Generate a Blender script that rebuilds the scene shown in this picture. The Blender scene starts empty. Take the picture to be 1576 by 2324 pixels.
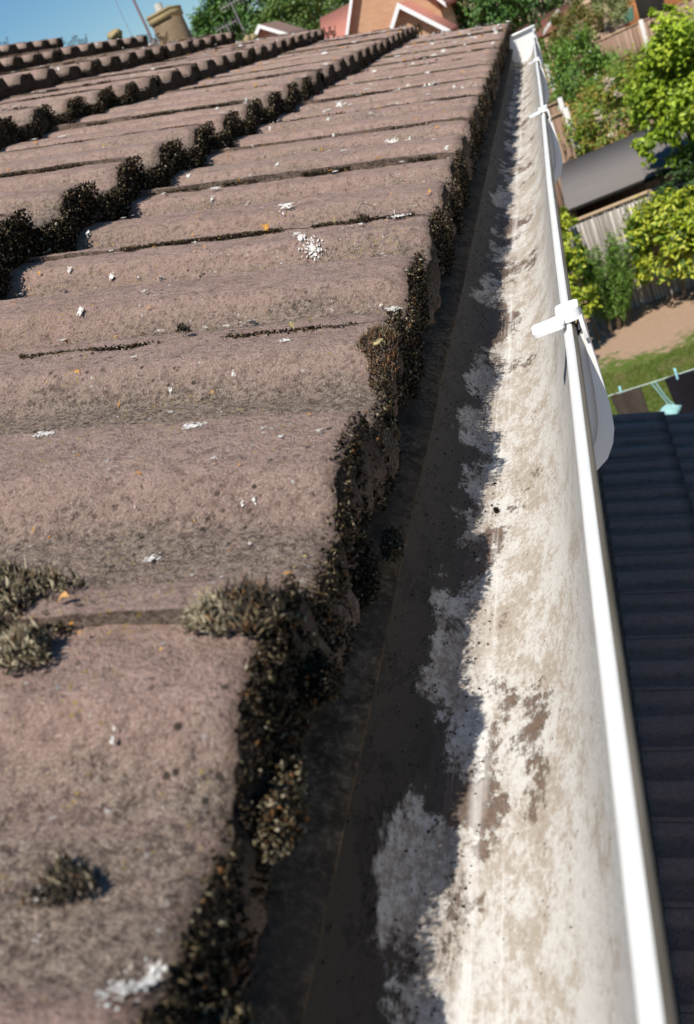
import bpy, math, random
import numpy as np
from mathutils import Matrix, Vector

R = math.radians
H = 5.0                       # camera height above the garden
C = bpy.context.scene.collection
SC = bpy.context.scene
rng = np.random.default_rng(7)
random.seed(7)

# ------------------------------------------------------------ camera
cam_d = bpy.data.cameras.new("camera"); cam = bpy.data.objects.new("camera", cam_d); C.objects.link(cam)
RX = Vector((0.90886, 0.13085, -0.39605)); DY = Vector((-0.27697, -0.52064, -0.80761)); FW = Vector((-0.31188, 0.84369, -0.43694))
m = Matrix.Identity(4)
for r_ in range(3):
    m[r_][0] = RX[r_]; m[r_][1] = -DY[r_]; m[r_][2] = -FW[r_]
m.translation = (0, 0, H)
cam.matrix_world = m
cam_d.sensor_fit = 'VERTICAL'; cam_d.sensor_height = 36; cam_d.sensor_width = 24
cam_d.lens = 36 * 2124.86 / 2324
cam_d.shift_x = -(874.155 - 788) / 2324
cam_d.shift_y = (1246.257 - 1162) / 2324
cam_d.clip_start = 0.01; cam_d.clip_end = 2000
cam_d.dof.use_dof = True; cam_d.dof.focus_distance = 0.66
cam_d.dof.aperture_fstop = 32.9 / 1.9
SC.camera = cam

# ------------------------------------------------------------ light
SUN_EL = 57.0; SUN_AZ = 9.0        # degrees; azimuth from -Y towards -X
el, az = R(SUN_EL), R(SUN_AZ)
to_sun = Vector((-math.sin(az) * math.cos(el), -math.cos(az) * math.cos(el), math.sin(el)))
w = bpy.data.worlds.new("World"); SC.world = w; w.use_nodes = True
nt = w.node_tree
sky = nt.nodes.new("ShaderNodeTexSky"); sky.sky_type = 'NISHITA'; sky.sun_disc = False
sky.sun_elevation = el; sky.sun_rotation = R(180) + az
sky.air_density = 1.2; sky.dust_density = 0.0; sky.ozone_density = 5.0
hs = nt.nodes.new('ShaderNodeHueSaturation'); hs.inputs['Saturation'].default_value = 1.28; nt.links.new(sky.outputs[0], hs.inputs['Color']); nt.links.new(hs.outputs[0], nt.nodes["Background"].inputs[0]); nt.nodes["Background"].inputs[1].default_value = 0.075
sl = bpy.data.lights.new("sun", 'SUN'); sl.energy = 5.0; sl.angle = R(0.55); sl.color = (1.0, 0.945, 0.87)
so = bpy.data.objects.new("sun", sl); C.objects.link(so); so.rotation_euler = to_sun.to_track_quat('Z', 'Y').to_euler(); so.location = (0, -5, H + 15)
SC.view_settings.view_transform = 'Standard'; SC.view_settings.look = 'None'
SC.view_settings.exposure = 0.32; SC.view_settings.gamma = 1.0
SC.cycles.max_bounces = 6; SC.cycles.transparent_max_bounces = 6

# ------------------------------------------------------------ helpers
def tag(o, label=None, cat=None, group=None, kind=None):
    if label: o['label'] = label
    if cat: o['category'] = cat
    if group: o['group'] = group
    if kind: o['kind'] = kind
    return o

def empty(name, loc, label=None, cat=None, group=None):
    o = bpy.data.objects.new(name, None); C.objects.link(o)
    o.location = (loc[0], loc[1], loc[2] + H); o.empty_display_size = .1
    return tag(o, label, cat, group)

class MB:
    """collects vertices and faces in camera-height coordinates, builds one mesh"""
    def __init__(s): s.v = []; s.f = []; s.m = []; s.cols = []; s.n = 0
    def add(s, v, f, mat=0, col=None):
        v = np.asarray(v, float).reshape(-1, 3); s.v.append(v)
        s.f.append((np.asarray(f, dtype=np.int64) + s.n, mat)); s.n += len(v)
        if col is None: col = np.zeros((len(v), 3))
        col = np.asarray(col, float)
        if col.ndim == 1: col = np.tile(col, (len(v), 1))
        s.cols.append(col); return s
    def box(s, a, b, mat=0, col=None):
        x0, y0, z0 = a; x1, y1, z1 = b
        v = [(x0, y0, z0), (x1, y0, z0), (x1, y1, z0), (x0, y1, z0), (x0, y0, z1), (x1, y0, z1), (x1, y1, z1), (x0, y1, z1)]
        return s.add(v, [(0, 3, 2, 1), (4, 5, 6, 7), (0, 1, 5, 4), (1, 2, 6, 5), (2, 3, 7, 6), (3, 0, 4, 7)], mat, col)
    def tube(s, pts, rad, n=8, mat=0, col=None):
        pts = [Vector([float(c) for c in p]) for p in pts]; rad = [float(r) for r in rad] if hasattr(rad, '__len__') else [rad] * len(pts)
        vs = []
        for i, p in enumerate(pts):
            d = (pts[min(i + 1, len(pts) - 1)] - pts[max(i - 1, 0)]).normalized()
            a = d.cross(Vector((0, 0, 1)) if abs(d.z) < .9 else Vector((1, 0, 0))).normalized(); b = d.cross(a)
            for k in range(n):
                t = 2 * math.pi * k / n; vs.append(p + rad[i] * (math.cos(t) * a + math.sin(t) * b))
        fs = [(i * n + k, i * n + (k + 1) % n, (i + 1) * n + (k + 1) % n, (i + 1) * n + k) for i in range(len(pts) - 1) for k in range(n)]
        s.add([tuple(v) for v in vs], fs, mat, col)
        c0 = s.n; s.add([tuple(v) for v in vs[:n]] + [tuple(pts[0])], [(k, n, (k + 1) % n) for k in range(n)], mat, col)
        s.add([tuple(v) for v in vs[-n:]] + [tuple(pts[-1])], [(k, (k + 1) % n, n) for k in range(n)], mat, col)
        return s
    def prism(s, outline, axis, a, b, mat=0, col=None):
        """extrude a 2-D outline (list of pairs) along axis between a and b"""
        n = len(outline)
        def P(p, t):
            return {'x': (t, p[0], p[1]), 'y': (p[0], t, p[1]), 'z': (p[0], p[1], t)}[axis]
        v = [P(p, a) for p in outline] + [P(p, b) for p in outline]
        s.add(v, [(i, (i + 1) % n, n + (i + 1) % n, n + i) for i in range(n)], mat, col)
        # caps as fans round the centroid
        cx = sum(p[0] for p in outline) / n; cy = sum(p[1] for p in outline) / n
        s.add([P(p, a) for p in outline] + [P((cx, cy), a)], [(i, n, (i + 1) % n) for i in range(n)], mat, col)
        s.add([P(p, b) for p in outline] + [P((cx, cy), b)], [(i, (i + 1) % n, n) for i in range(n)], mat, col)
        return s
    def build(s, name, mats, parent=None, smooth=False):
        V = np.concatenate(s.v); V = V + np.array([0, 0, H])
        off = np.array(parent.matrix_basis.translation) if parent is not None else None
        p = parent; tot = np.zeros(3)
        while p is not None: tot += np.array(p.location); p = p.parent
        V = V - tot
        loops = []; starts = []; mi = []; c = 0
        for f, mt in s.f:
            k = f.shape[1]; loops.append(f.reshape(-1)); starts.append(c + np.arange(len(f)) * k); c += f.size; mi.append(np.full(len(f), mt))
        loops = np.concatenate(loops); starts = np.concatenate(starts); mi = np.concatenate(mi)
        me = bpy.data.meshes.new(name); me.vertices.add(len(V)); me.vertices.foreach_set('co', V.astype(np.float32).ravel())
        me.loops.add(len(loops)); me.loops.foreach_set('vertex_index', loops.astype(np.int32))
        me.polygons.add(len(starts)); me.polygons.foreach_set('loop_start', starts.astype(np.int32))
        me.polygons.foreach_set('material_index', mi.astype(np.int32))
        if smooth: me.polygons.foreach_set('use_smooth', np.ones(len(starts), bool))
        me.update(calc_edges=True); me.validate()
        for x in (mats if isinstance(mats, (list, tuple)) else [mats]): me.materials.append(x)
        cols = np.concatenate(s.cols)
        if len(me.vertices) == len(cols) and np.any(cols):
            a = me.attributes.new('tone', 'FLOAT_COLOR', 'POINT')
            a.data.foreach_set('color', np.concatenate([cols, np.ones((len(cols), 1))], 1).astype(np.float32).ravel())
        o = bpy.data.objects.new(name, me); C.objects.link(o)
        if parent is not None: o.parent = parent
        return o

def hashn(ix, iy, seed=0):
    h = np.sin(ix * 127.1 + iy * 311.7 + seed * 74.7) * 43758.5453
    return h - np.floor(h)
def vnoise(x, y, seed=0):
    x = np.asarray(x, float); y = np.asarray(y, float)
    ix, iy = np.floor(x), np.floor(y); fx, fy = x - ix, y - iy
    fx = fx * fx * (3 - 2 * fx); fy = fy * fy * (3 - 2 * fy)
    a = hashn(ix, iy, seed); b = hashn(ix + 1, iy, seed); c = hashn(ix, iy + 1, seed); d = hashn(ix + 1, iy + 1, seed)
    return (a * (1 - fx) + b * fx) * (1 - fy) + (c * (1 - fx) + d * fx) * fy
def fbm(x, y, seed=0, oct=3):
    t = 0; a = .5
    for k in range(oct): t = t + a * vnoise(x * 2 ** k, y * 2 ** k, seed + k); a *= .5
    return t / (1 - .5 ** oct)

# ------------------------------------------------------------ materials
class N:
    def __init__(s, name, rough=.8, spec=.3):
        s.m = bpy.data.materials.new(name); s.m.use_nodes = True; s.t = s.m.node_tree
        s.b = s.t.nodes["Principled BSDF"]; s.b.inputs['Roughness'].default_value = rough
        s.b.inputs['Specular IOR Level'].default_value = spec
        s.tc = s.n('ShaderNodeTexCoord')
    def n(s, t, **k):
        x = s.t.nodes.new(t)
        for a, b in k.items(): setattr(x, a, b)
        return x
    def set(s, sock, v):
        if isinstance(v, bpy.types.NodeSocket): s.t.links.new(v, sock)
        else:
            if hasattr(sock.default_value, '__len__') and hasattr(v, '__len__') and len(v) == 3 and len(sock.default_value) == 4: v = (*v, 1)
            sock.default_value = v
    def coord(s, scale=(1, 1, 1), rot=(0, 0, 0), src=None):
        mp = s.n('ShaderNodeMapping'); s.set(mp.inputs[0], src or s.tc.outputs['Object'])
        mp.inputs['Scale'].default_value = scale; mp.inputs['Rotation'].default_value = rot; return mp.outputs[0]
    def noise(s, scale, detail=4, rough=.55, vec=None, dist=0):
        x = s.n('ShaderNodeTexNoise'); s.set(x.inputs['Vector'], vec or s.tc.outputs['Object'])
        x.inputs['Scale'].default_value = scale; x.inputs['Detail'].default_value = detail; x.inputs['Roughness'].default_value = rough
        x.inputs['Distortion'].default_value = dist; return x.outputs['Fac']
    def voro(s, scale, feature='F1', vec=None, out='Distance', rand=1):
        x = s.n('ShaderNodeTexVoronoi', feature=feature); s.set(x.inputs['Vector'], vec or s.tc.outputs['Object'])
        x.inputs['Scale'].default_value = scale; x.inputs['Randomness'].default_value = rand; return x.outputs[out]
    def ramp(s, v, stops, interp='LINEAR'):
        x = s.n('ShaderNodeValToRGB'); x.color_ramp.interpolation = interp; e = x.color_ramp.elements
        while len(e) < len(stops): e.new(.5)
        for i, (p, c) in enumerate(stops):
            e[i].position = p; e[i].color = (c, c, c, 1) if not hasattr(c, '__len__') else (*c, 1)
        s.set(x.inputs[0], v); return x.outputs[0]
    def mix(s, f, a, b, mode='MIX'):
        x = s.n('ShaderNodeMix', data_type='RGBA', blend_type=mode); s.set(x.inputs[0], f); s.set(x.inputs[6], a); s.set(x.inputs[7], b); return x.outputs[2]
    def math(s, op, a, b=0.0, c=None):
        x = s.n('ShaderNodeMath', operation=op); s.set(x.inputs[0], a); s.set(x.inputs[1], b)
        if c is not None: s.set(x.inputs[2], c)
        return x.outputs[0]
    def attr(s, name='tone'):
        return s.n('ShaderNodeAttribute', attribute_name=name).outputs['Color']
    def sep(s, c):
        x = s.n('ShaderNodeSeparateColor'); s.set(x.inputs[0], c); return x.outputs
    def col(s, c): s.set(s.b.inputs['Base Color'], c); return s
    def bump(s, h, dist=.001, strength=1.0, prev=None):
        x = s.n('ShaderNodeBump'); s.set(x.inputs['Height'], h); x.inputs['Distance'].default_value = dist; x.inputs['Strength'].default_value = strength
        if prev is not None: s.set(x.inputs['Normal'], prev)
        s.set(s.b.inputs['Normal'], x.outputs[0]); return x.outputs[0]

def plain(name, c, rough=.8, spec=.3, var=.15, scale=6, bump=0):
    s = N(name, rough, spec); f = s.noise(scale, 5)
    s.col(s.mix(f, tuple(x * (1 - var) for x in c), tuple(min(1, x * (1 + var)) for x in c)))
    if bump: s.bump(f, bump)
    return s.m

def tile_material(name, dark=1.0):
    s = N(name, .92, .12)
    t = s.sep(s.attr())             # R per-tile tint, G how deep in the pan, B nose face
    big = s.noise(8, 6, .6); mid = s.noise(48, 7, .68); fine = s.noise(330, 5, .75); grain = s.noise(1150, 3, .65)
    streak = s.noise(1, 5, .65, vec=s.coord((7, 34, 7)))
    base = s.mix(big, (.455, .290, .228), (.600, .418, .345))
    base = s.mix(s.ramp(mid, [(.35, 0), (.62, 1)]), s.mix(.5, base, (.17, .112, .085)), base)
    base = s.mix(s.math('MULTIPLY', t[0], .30), base, (.42, .31, .25))
    # algae-grey dirt that lies in the pans and in runs down the slope
    dm = s.math('ADD', s.math('MULTIPLY', t[1], .50), s.math('MULTIPLY', s.math('SUBTRACT', mid, .5), 1.7))
    dm = s.math('ADD', dm, s.math('MULTIPLY', s.math('SUBTRACT', streak, .5), 1.3))
    dm = s.ramp(s.math('ADD', dm, s.math('MULTIPLY', s.math('SUBTRACT', big, .5), .9)), [(.12, 0), (.55, .85)])
    speck = s.ramp(fine, [(.42, 0), (.58, 1)])
    dirt = s.mix(speck, (.080, .062, .045), (.36, .285, .215))
    base = s.mix(dm, base, dirt)
    base = s.mix(s.math('MULTIPLY', s.ramp(fine, [(.34, 1), (.46, 0)]), .75), base, (.075, .050, .042))
    base = s.mix(s.math('MULTIPLY', s.ramp(grain, [(.54, 0), (.64, 1)]), .6), base, (.66, .53, .45))
    base = s.mix(s.math('MULTIPLY', s.ramp(grain, [(.34, 1), (.44, 0)]), .5), base, (.07, .05, .04))
    m2 = s.noise(135, 6, .75); base = s.mix(s.math('MULTIPLY', s.ramp(m2, [(.36, 1), (.48, 0)]), .50), base, (.11, .075, .060))
    base = s.mix(s.math('MULTIPLY', s.ramp(m2, [(.56, 0), (.68, 1)]), .5), base, (.50, .38, .31))
    pk = s.ramp(s.noise(11, 6, .7, vec=s.coord((1, 1, 1), (0, 0, .6))), [(.60, 0), (.72, .75)])
    base = s.mix(s.math('MULTIPLY', pk, s.ramp(fine, [(.4, 0), (.55, 1)])), base, (.56, .38, .31))
    v = s.voro(260, out='Distance'); vm = s.ramp(v, [(.17, 1), (.26, 0)])
    ym = s.math('MULTIPLY', vm, s.ramp(s.noise(20, 5, .65, vec=s.coord((1, 1, 1), (.3, .1, 0))), [(.50, 0), (.60, 1)]))
    base = s.mix(s.math('MULTIPLY', ym, .85), base, (.44, .31, .085))
    vw = s.voro(150, out='Distance'); wm = s.math('MULTIPLY', s.ramp(vw, [(.11, 1), (.16, 0)]), s.ramp(s.noise(26, 4), [(.52, 0), (.60, 1)]))
    base = s.mix(s.math('MULTIPLY', wm, .9), base, (.62, .60, .55))
    vb = s.voro(120, out='Distance'); bm = s.math('MULTIPLY', s.ramp(vb, [(.12, 1), (.2, 0)]), s.ramp(s.noise(17, 4), [(.50, 0), (.6, 1)]))
    base = s.mix(s.math('MULTIPLY', bm, .85), base, (.035, .028, .022))
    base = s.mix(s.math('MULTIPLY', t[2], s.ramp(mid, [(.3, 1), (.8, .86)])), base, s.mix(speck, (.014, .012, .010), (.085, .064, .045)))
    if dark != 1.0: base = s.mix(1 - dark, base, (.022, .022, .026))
    s.col(base)
    h = s.math('ADD', s.math('MULTIPLY', fine, 1.0), s.math('ADD', s.math('MULTIPLY', mid, 1.8), s.math('MULTIPLY', grain, .45)))
    s.bump(h, .0055, .9)
    return s.m

M = {}
M['tile'] = tile_material('weathered_concrete_tile')
M['tile_low'] = tile_material('shaded_concrete_tile', .62)  # same tile as the main roof, with the gutter's shade mixed into the colour

def moss_material(name):
    s = N(name, 1.0, .05); s.col(s.attr()); s.b.inputs['Subsurface Weight'].default_value = 0
    return s.m
M['moss'] = moss_material('moss')
M['crust'] = moss_material('lichen_crust')

GX = 2.0
def gutter_material():
    s = N('dirty_white_plastic', .6, .3)
    xyz = s.n('ShaderNodeSeparateXYZ'); s.set(xyz.inputs[0], s.tc.outputs['Object'])
    X, Y, Z = xyz.outputs           # object origin is the house base: x is 2 m, y is -2 m off the camera
    def rng_(v, a, b, lo=0.0, hi=1.0):
        m_ = s.n('ShaderNodeMapRange'); s.set(m_.inputs[0], v); m_.inputs[1].default_value = a; m_.inputs[2].default_value = b
        m_.inputs[3].default_value = lo; m_.inputs[4].default_value = hi; return m_.outputs[0]
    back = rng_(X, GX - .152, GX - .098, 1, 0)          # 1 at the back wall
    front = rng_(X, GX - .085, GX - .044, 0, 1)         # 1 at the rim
    cb = s.n('ShaderNodeCombineXYZ'); s.set(cb.inputs[0], s.sep(s.attr())[0]); s.set(cb.inputs[1], Y); UV = cb.outputs[0]
    def uv(a, b, r=0): return s.coord((a, b, 1), (0, 0, R(r)), src=UV)
    big = s.noise(1.0, 9, .66, vec=uv(17, 10, 10), dist=.25)
    blot = s.noise(1.0, 7, .66, vec=uv(30, 14)); blot2 = s.noise(1.0, 6, .68, vec=uv(100, 52))
    fine = s.noise(1, 5, .8, vec=uv(380, 210)); fine2 = s.noise(1, 3, .7, vec=uv(800, 480))
    # (all patterns live in unrolled coordinates: arc length across, y along)
    # thin brown film: dense speckle that thickens in blotches
    dens = s.math('ADD', s.math('MULTIPLY', s.math('SUBTRACT', blot, .5), 1.15), s.math('MULTIPLY', s.math('SUBTRACT', blot2, .5), .85))
    dens = s.math('SUBTRACT', dens, s.math('MULTIPLY', front, .20))
    film = s.ramp(s.math('ADD', s.math('MULTIPLY', fine, 1.6), s.math('SUBTRACT', dens, .3)), [(.40, 0), (.62, 1)])
    light = s.ramp(s.math('ADD', fine2, dens), [(.40, 0), (.62, 1)])
    c = s.mix(s.math('MULTIPLY', light, .8), (.57, .55, .51), (.44, .395, .335))
    c = s.mix(s.math('MULTIPLY', film, .75), c, s.mix(blot2, (.25, .20, .15), (.40, .335, .265)))
    c = s.mix(s.math('MULTIPLY', s.ramp(s.math('ADD', fine, dens), [(.72, 0), (.85, 1)]), .8), c, (.12, .08, .055))
    c = s.mix(s.math('MULTIPLY', rng_(X, GX - .128, GX - .114, 1, 0), s.ramp(s.math('ADD', fine, s.math('MULTIPLY', s.math('SUBTRACT', blot2, .5), .8)), [(.40, .25), (.60, .85)])), c, (.20, .165, .14))  # extra grime behind the shadow line, deepening its shade in the colour
    # solid silt: dark patches with ragged edges, crowding towards the back
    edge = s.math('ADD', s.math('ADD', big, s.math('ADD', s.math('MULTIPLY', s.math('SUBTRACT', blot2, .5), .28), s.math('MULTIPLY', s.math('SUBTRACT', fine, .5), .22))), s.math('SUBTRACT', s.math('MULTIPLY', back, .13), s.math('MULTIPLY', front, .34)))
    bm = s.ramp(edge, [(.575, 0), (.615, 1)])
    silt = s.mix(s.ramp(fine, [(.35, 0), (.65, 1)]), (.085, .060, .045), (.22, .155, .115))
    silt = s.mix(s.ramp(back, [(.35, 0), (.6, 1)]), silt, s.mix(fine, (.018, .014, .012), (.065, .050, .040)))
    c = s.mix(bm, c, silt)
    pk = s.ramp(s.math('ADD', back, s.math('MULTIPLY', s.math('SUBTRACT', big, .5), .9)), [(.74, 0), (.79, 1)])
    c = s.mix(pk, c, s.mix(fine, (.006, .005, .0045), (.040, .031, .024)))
    # pale scrapes along the floor, short and uneven
    sc = s.noise(1.0, 2, .5, vec=s.coord((420, 5.5, 0)), dist=1.1)
    band = s.math('MULTIPLY', rng_(X, GX - .128, GX - .118), rng_(X, GX - .100, GX - .088, 1, 0))
    scm = s.math('MULTIPLY', s.ramp(sc, [(.60, 0), (.68, .5)]), s.math('MULTIPLY', band, s.ramp(s.noise(1, 3, .5, vec=s.coord((30, 7, 0))), [(.50, 0), (.56, 1)])))
    c = s.mix(s.math('MULTIPLY', scm, .85), c, (.72, .70, .66))
    # the swept strip beside the shadow
    sw = s.math('MULTIPLY', s.math('MULTIPLY', rng_(X, GX - .119, GX - .115), rng_(X, GX - .112, GX - .108, 1, 0)), s.ramp(s.noise(1, 3, .6, vec=s.coord((160, 5, 0))), [(.45, 0), (.65, .55)]))
    c = s.mix(sw, c, (.74, .72, .68))
    g = s.math('MULTIPLY', s.ramp(s.voro(200), [(.08, 1), (.13, 0)]), s.ramp(s.noise(24, 4), [(.53, 0), (.60, 1)]))
    c = s.mix(g, c, (.05, .035, .025))
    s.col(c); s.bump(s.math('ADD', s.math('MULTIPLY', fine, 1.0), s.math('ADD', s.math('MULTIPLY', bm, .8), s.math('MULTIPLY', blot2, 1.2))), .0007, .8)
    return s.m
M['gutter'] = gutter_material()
M['pvc'] = plain('white_plastic', (.80, .79, .77), .32, .5, .03, 30)
def grime_rim():
    s = N('grimy_plastic_edge', .6, .4); a = s.noise(60, 5, .6, vec=s.coord((1, .15, 1)))
    s.col(s.mix(s.ramp(a, [(.3, 0), (.7, 1)]), (.085, .072, .048), (.30, .255, .20))); return s.m
M['grime'] = grime_rim()
def tray_mat():
    s = N('dusty_eaves_tray', 1.0, .03); a = s.noise(28, 6, .65); b = s.noise(300, 4, .7)
    c = s.mix(a, (.055, .040, .026), (.150, .110, .074)); c = s.mix(s.ramp(b, [(.5, 0), (.62, .7)]), c, (.20, .15, .10)); c = s.mix(s.math('MULTIPLY', s.ramp(s.noise(75, 6, .7), [(.4, 1), (.55, 0)]), .7), c, (.03, .023, .017))
    c = s.mix(s.math('MULTIPLY', s.ramp(s.noise(12, 5, .6), [(.5, 0), (.62, 1)]), .6), c, (.055, .045, .036))
    s.col(c); s.bump(s.math('ADD', a, b), .0015, .8); return s.m
M['tray'] = tray_mat()
M['deck'] = plain('roofing_felt', (.02, .018, .016), .95, .1)

def brick_mat(name, a, b, mortar=(.42, .38, .33), sc=1.0):
    s = N(name, .9, .2); br = s.n('ShaderNodeTexBrick'); 
    mp = s.coord((1, 1, 1))
    x = s.n('ShaderNodeSeparateXYZ'); s.set(x.inputs[0], mp); cb = s.n('ShaderNodeCombineXYZ')
    s.set(cb.inputs[0], s.math('ADD', x.outputs[0], x.outputs[1])); s.set(cb.inputs[1], x.outputs[2])
    s.set(br.inputs['Vector'], cb.outputs[0]); br.inputs['Scale'].default_value = 1 / sc
    br.inputs['Brick Width'].default_value = .225; br.inputs['Row Height'].default_value = .075; br.inputs['Mortar Size'].default_value = .008
    s.set(br.inputs['Color1'], a); s.set(br.inputs['Color2'], b); s.set(br.inputs['Mortar'], mortar)
    s.col(s.mix(s.math('MULTIPLY', s.noise(1.5, 5), .5), br.outputs['Color'], a)); return s.m
M['brick_orange'] = brick_mat('orange_brick', (.46, .24, .12), (.56, .32, .17))
M['brick_red'] = brick_mat('red_brick', (.36, .15, .09), (.45, .20, .12))
M['brick_stone'] = brick_mat('buff_stone_chimney', (.165, .115, .068), (.225, .165, .10), (.13, .10, .07))
M['brick_house'] = brick_mat('house_brick', (.30, .14, .09), (.36, .19, .12))
def rooftile(name, a, b):
    s = N(name, .9, .2); wv = s.n('ShaderNodeTexWave', wave_type='BANDS', bands_direction='Z'); s.set(wv.inputs[0], s.tc.outputs['Object']); wv.inputs['Scale'].default_value = 3
    s.col(s.mix(s.math('MULTIPLY', s.ramp(wv.outputs['Fac'], [(.0, 1), (.25, 0)]), .35), s.mix(s.noise(2.5, 5), a, b), (.05, .035, .03))); return s.m
M['roof_red'] = rooftile('salmon_roof_tiles', (.40, .155, .11), (.50, .21, .155))
M['roof_brown'] = rooftile('brown_roof_tiles', (.15, .095, .075), (.23, .15, .12))
M['white'] = plain('white_paint', (.78, .78, .76), .5, .4, .05)
M['metal'] = plain('grey_metal', (.22, .20, .21), .45, .5, .2)
M['rust'] = plain('brown_mast', (.20, .13, .14), .6, .4, .2)
M['concrete'] = plain('pale_concrete', (.52, .50, .46), .9, .2, .15, 9)
M['mortar'] = plain('yellowed_mortar', (.30, .235, .125), .95, .1, .3, 14)
M['glass'] = plain('dark_glass', (.03, .035, .04), .1, .6, .1)

def boards(name, a, b, width=.14, axis='X', gap=.012):
    s = N(name, .9, .15); x = s.n('ShaderNodeSeparateXYZ'); s.set(x.inputs[0], s.tc.outputs['Object'])
    k = {'X': 0, 'Y': 1, 'Z': 2}[axis]
    u = s.math('DIVIDE', x.outputs[k], width); idx = s.math('FLOOR', u); fr = s.math('FRACT', u)
    wn = s.n('ShaderNodeTexWhiteNoise', noise_dimensions='1D'); s.set(wn.inputs['W'], idx)
    grain = s.noise(1, 5, .6, vec=s.coord((40, 40, 3)))
    c = s.mix(wn.outputs['Value'], a, b); c = s.mix(s.math('MULTIPLY', s.ramp(grain, [(.4, 0), (.7, 1)]), .4), c, tuple(v * .5 for v in a))
    c = s.mix(s.ramp(fr, [(.0, 1), (gap / width * 2, 0)]), c, tuple(v * .25 for v in a)); s.col(c); return s.m
M['fence'] = boards('weathered_fence_boards', (.255, .165, .115), (.36, .25, .18))
M['fence_orange'] = boards('orange_stained_boards', (.36, .15, .06), (.46, .21, .09))
M['reed'] = boards('grey_reed_screening', (.36, .32, .275), (.72, .665, .595), .028, 'X', .005)
def felt():
    s = N('roof_felt', 1.0, .0); a = s.noise(3, 5, .6); b = s.noise(60, 3, .7)
    s.col(s.mix(s.math('MULTIPLY', b, .6), s.mix(a, (.125, .113, .105), (.165, .150, .139)), (.20, .18, .168))); s.bump(b, .004); return s.m
M['felt'] = felt()
M['timber'] = plain('pale_timber', (.42, .30, .19), .9, .1, .25, 8)
M['bark'] = plain('bark', (.13, .095, .06), .95, .1, .35, 12, .01)

def leaf_material(name, trans=.3):
    s = N(name, .5, .35); t = s.attr(); s.col(t)
    tr = s.n('ShaderNodeBsdfTranslucent'); s.set(tr.inputs[0], s.mix(.5, t, (.30, .42, .03), 'MIX'))
    mx = s.n('ShaderNodeMixShader'); mx.inputs[0].default_value = trans
    s.t.links.new(s.b.outputs[0], mx.inputs[1]); s.t.links.new(tr.outputs[0], mx.inputs[2])
    s.t.links.new(mx.outputs[0], s.t.nodes['Material Output'].inputs[0]); return s.m
M['leaf'] = leaf_material('leaves'); M['leaf_far'] = leaf_material('far_leaves', .15)

# ------------------------------------------------------------ roof tiles (two rolls each, 300 mm cover)
X0, Z0 = -.1386, -.1527; PIT = .3753; G = .3897; ST = .0413; YJ = .2376; YV = 4.76
TP = PIT - math.atan2(ST, G)
cp, sp = math.cos(PIT), math.sin(PIT)
def tile_frame(T): return np.array([-math.cos(T), 0, math.sin(T)]), np.array([math.sin(T), 0, math.cos(T)])
def sm(x): x = np.clip(x, 0, 1); return x * x * (3 - 2 * x)
def profile(y, lapk=1.0):
    """height of the rolled profile for y in 0..0.3"""
    y = np.asarray(y, float)
    w_ = np.mod(y + .060, .15)
    r = sm(w_ / .026) * (1 - sm((w_ - .080) / .016)) + .04 * np.sin(np.clip((w_ - .024) / .058, 0, 1) * math.pi)
    lap = .0036 * lapk * (1 - sm(y / .045)) * (y >= 0)           # the near edge of a tile laps over its neighbour
    return .0185 * r + lap
ROLL = .0185

def roof_pos(i, s_, y, h=0.0, P=None):
    """a point on course i, s_ metres up from its nose, y along the eave"""
    u, n = tile_frame(TP)
    b = np.array([X0 - i * G * cp, 0, Z0 + i * G * sp])
    s_, y, h = np.broadcast_arrays(np.asarray(s_, float), np.asarray(y, float), np.asarray(h, float))
    out = b + s_[..., None] * u + h[..., None] * n
    out = out + np.stack([0 * y, y, 0 * y], -1)
    return out
def worn(y): return 1 - .7 * (1 - sm((np.asarray(y, float) - .145) / .06))      # the tile nearest the ladder has a shallower roll
def roof_h(y):
    """profile height at world y on the main roof"""
    return profile(np.mod(np.asarray(y) - YJ, .3)) * worn(y)

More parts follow.
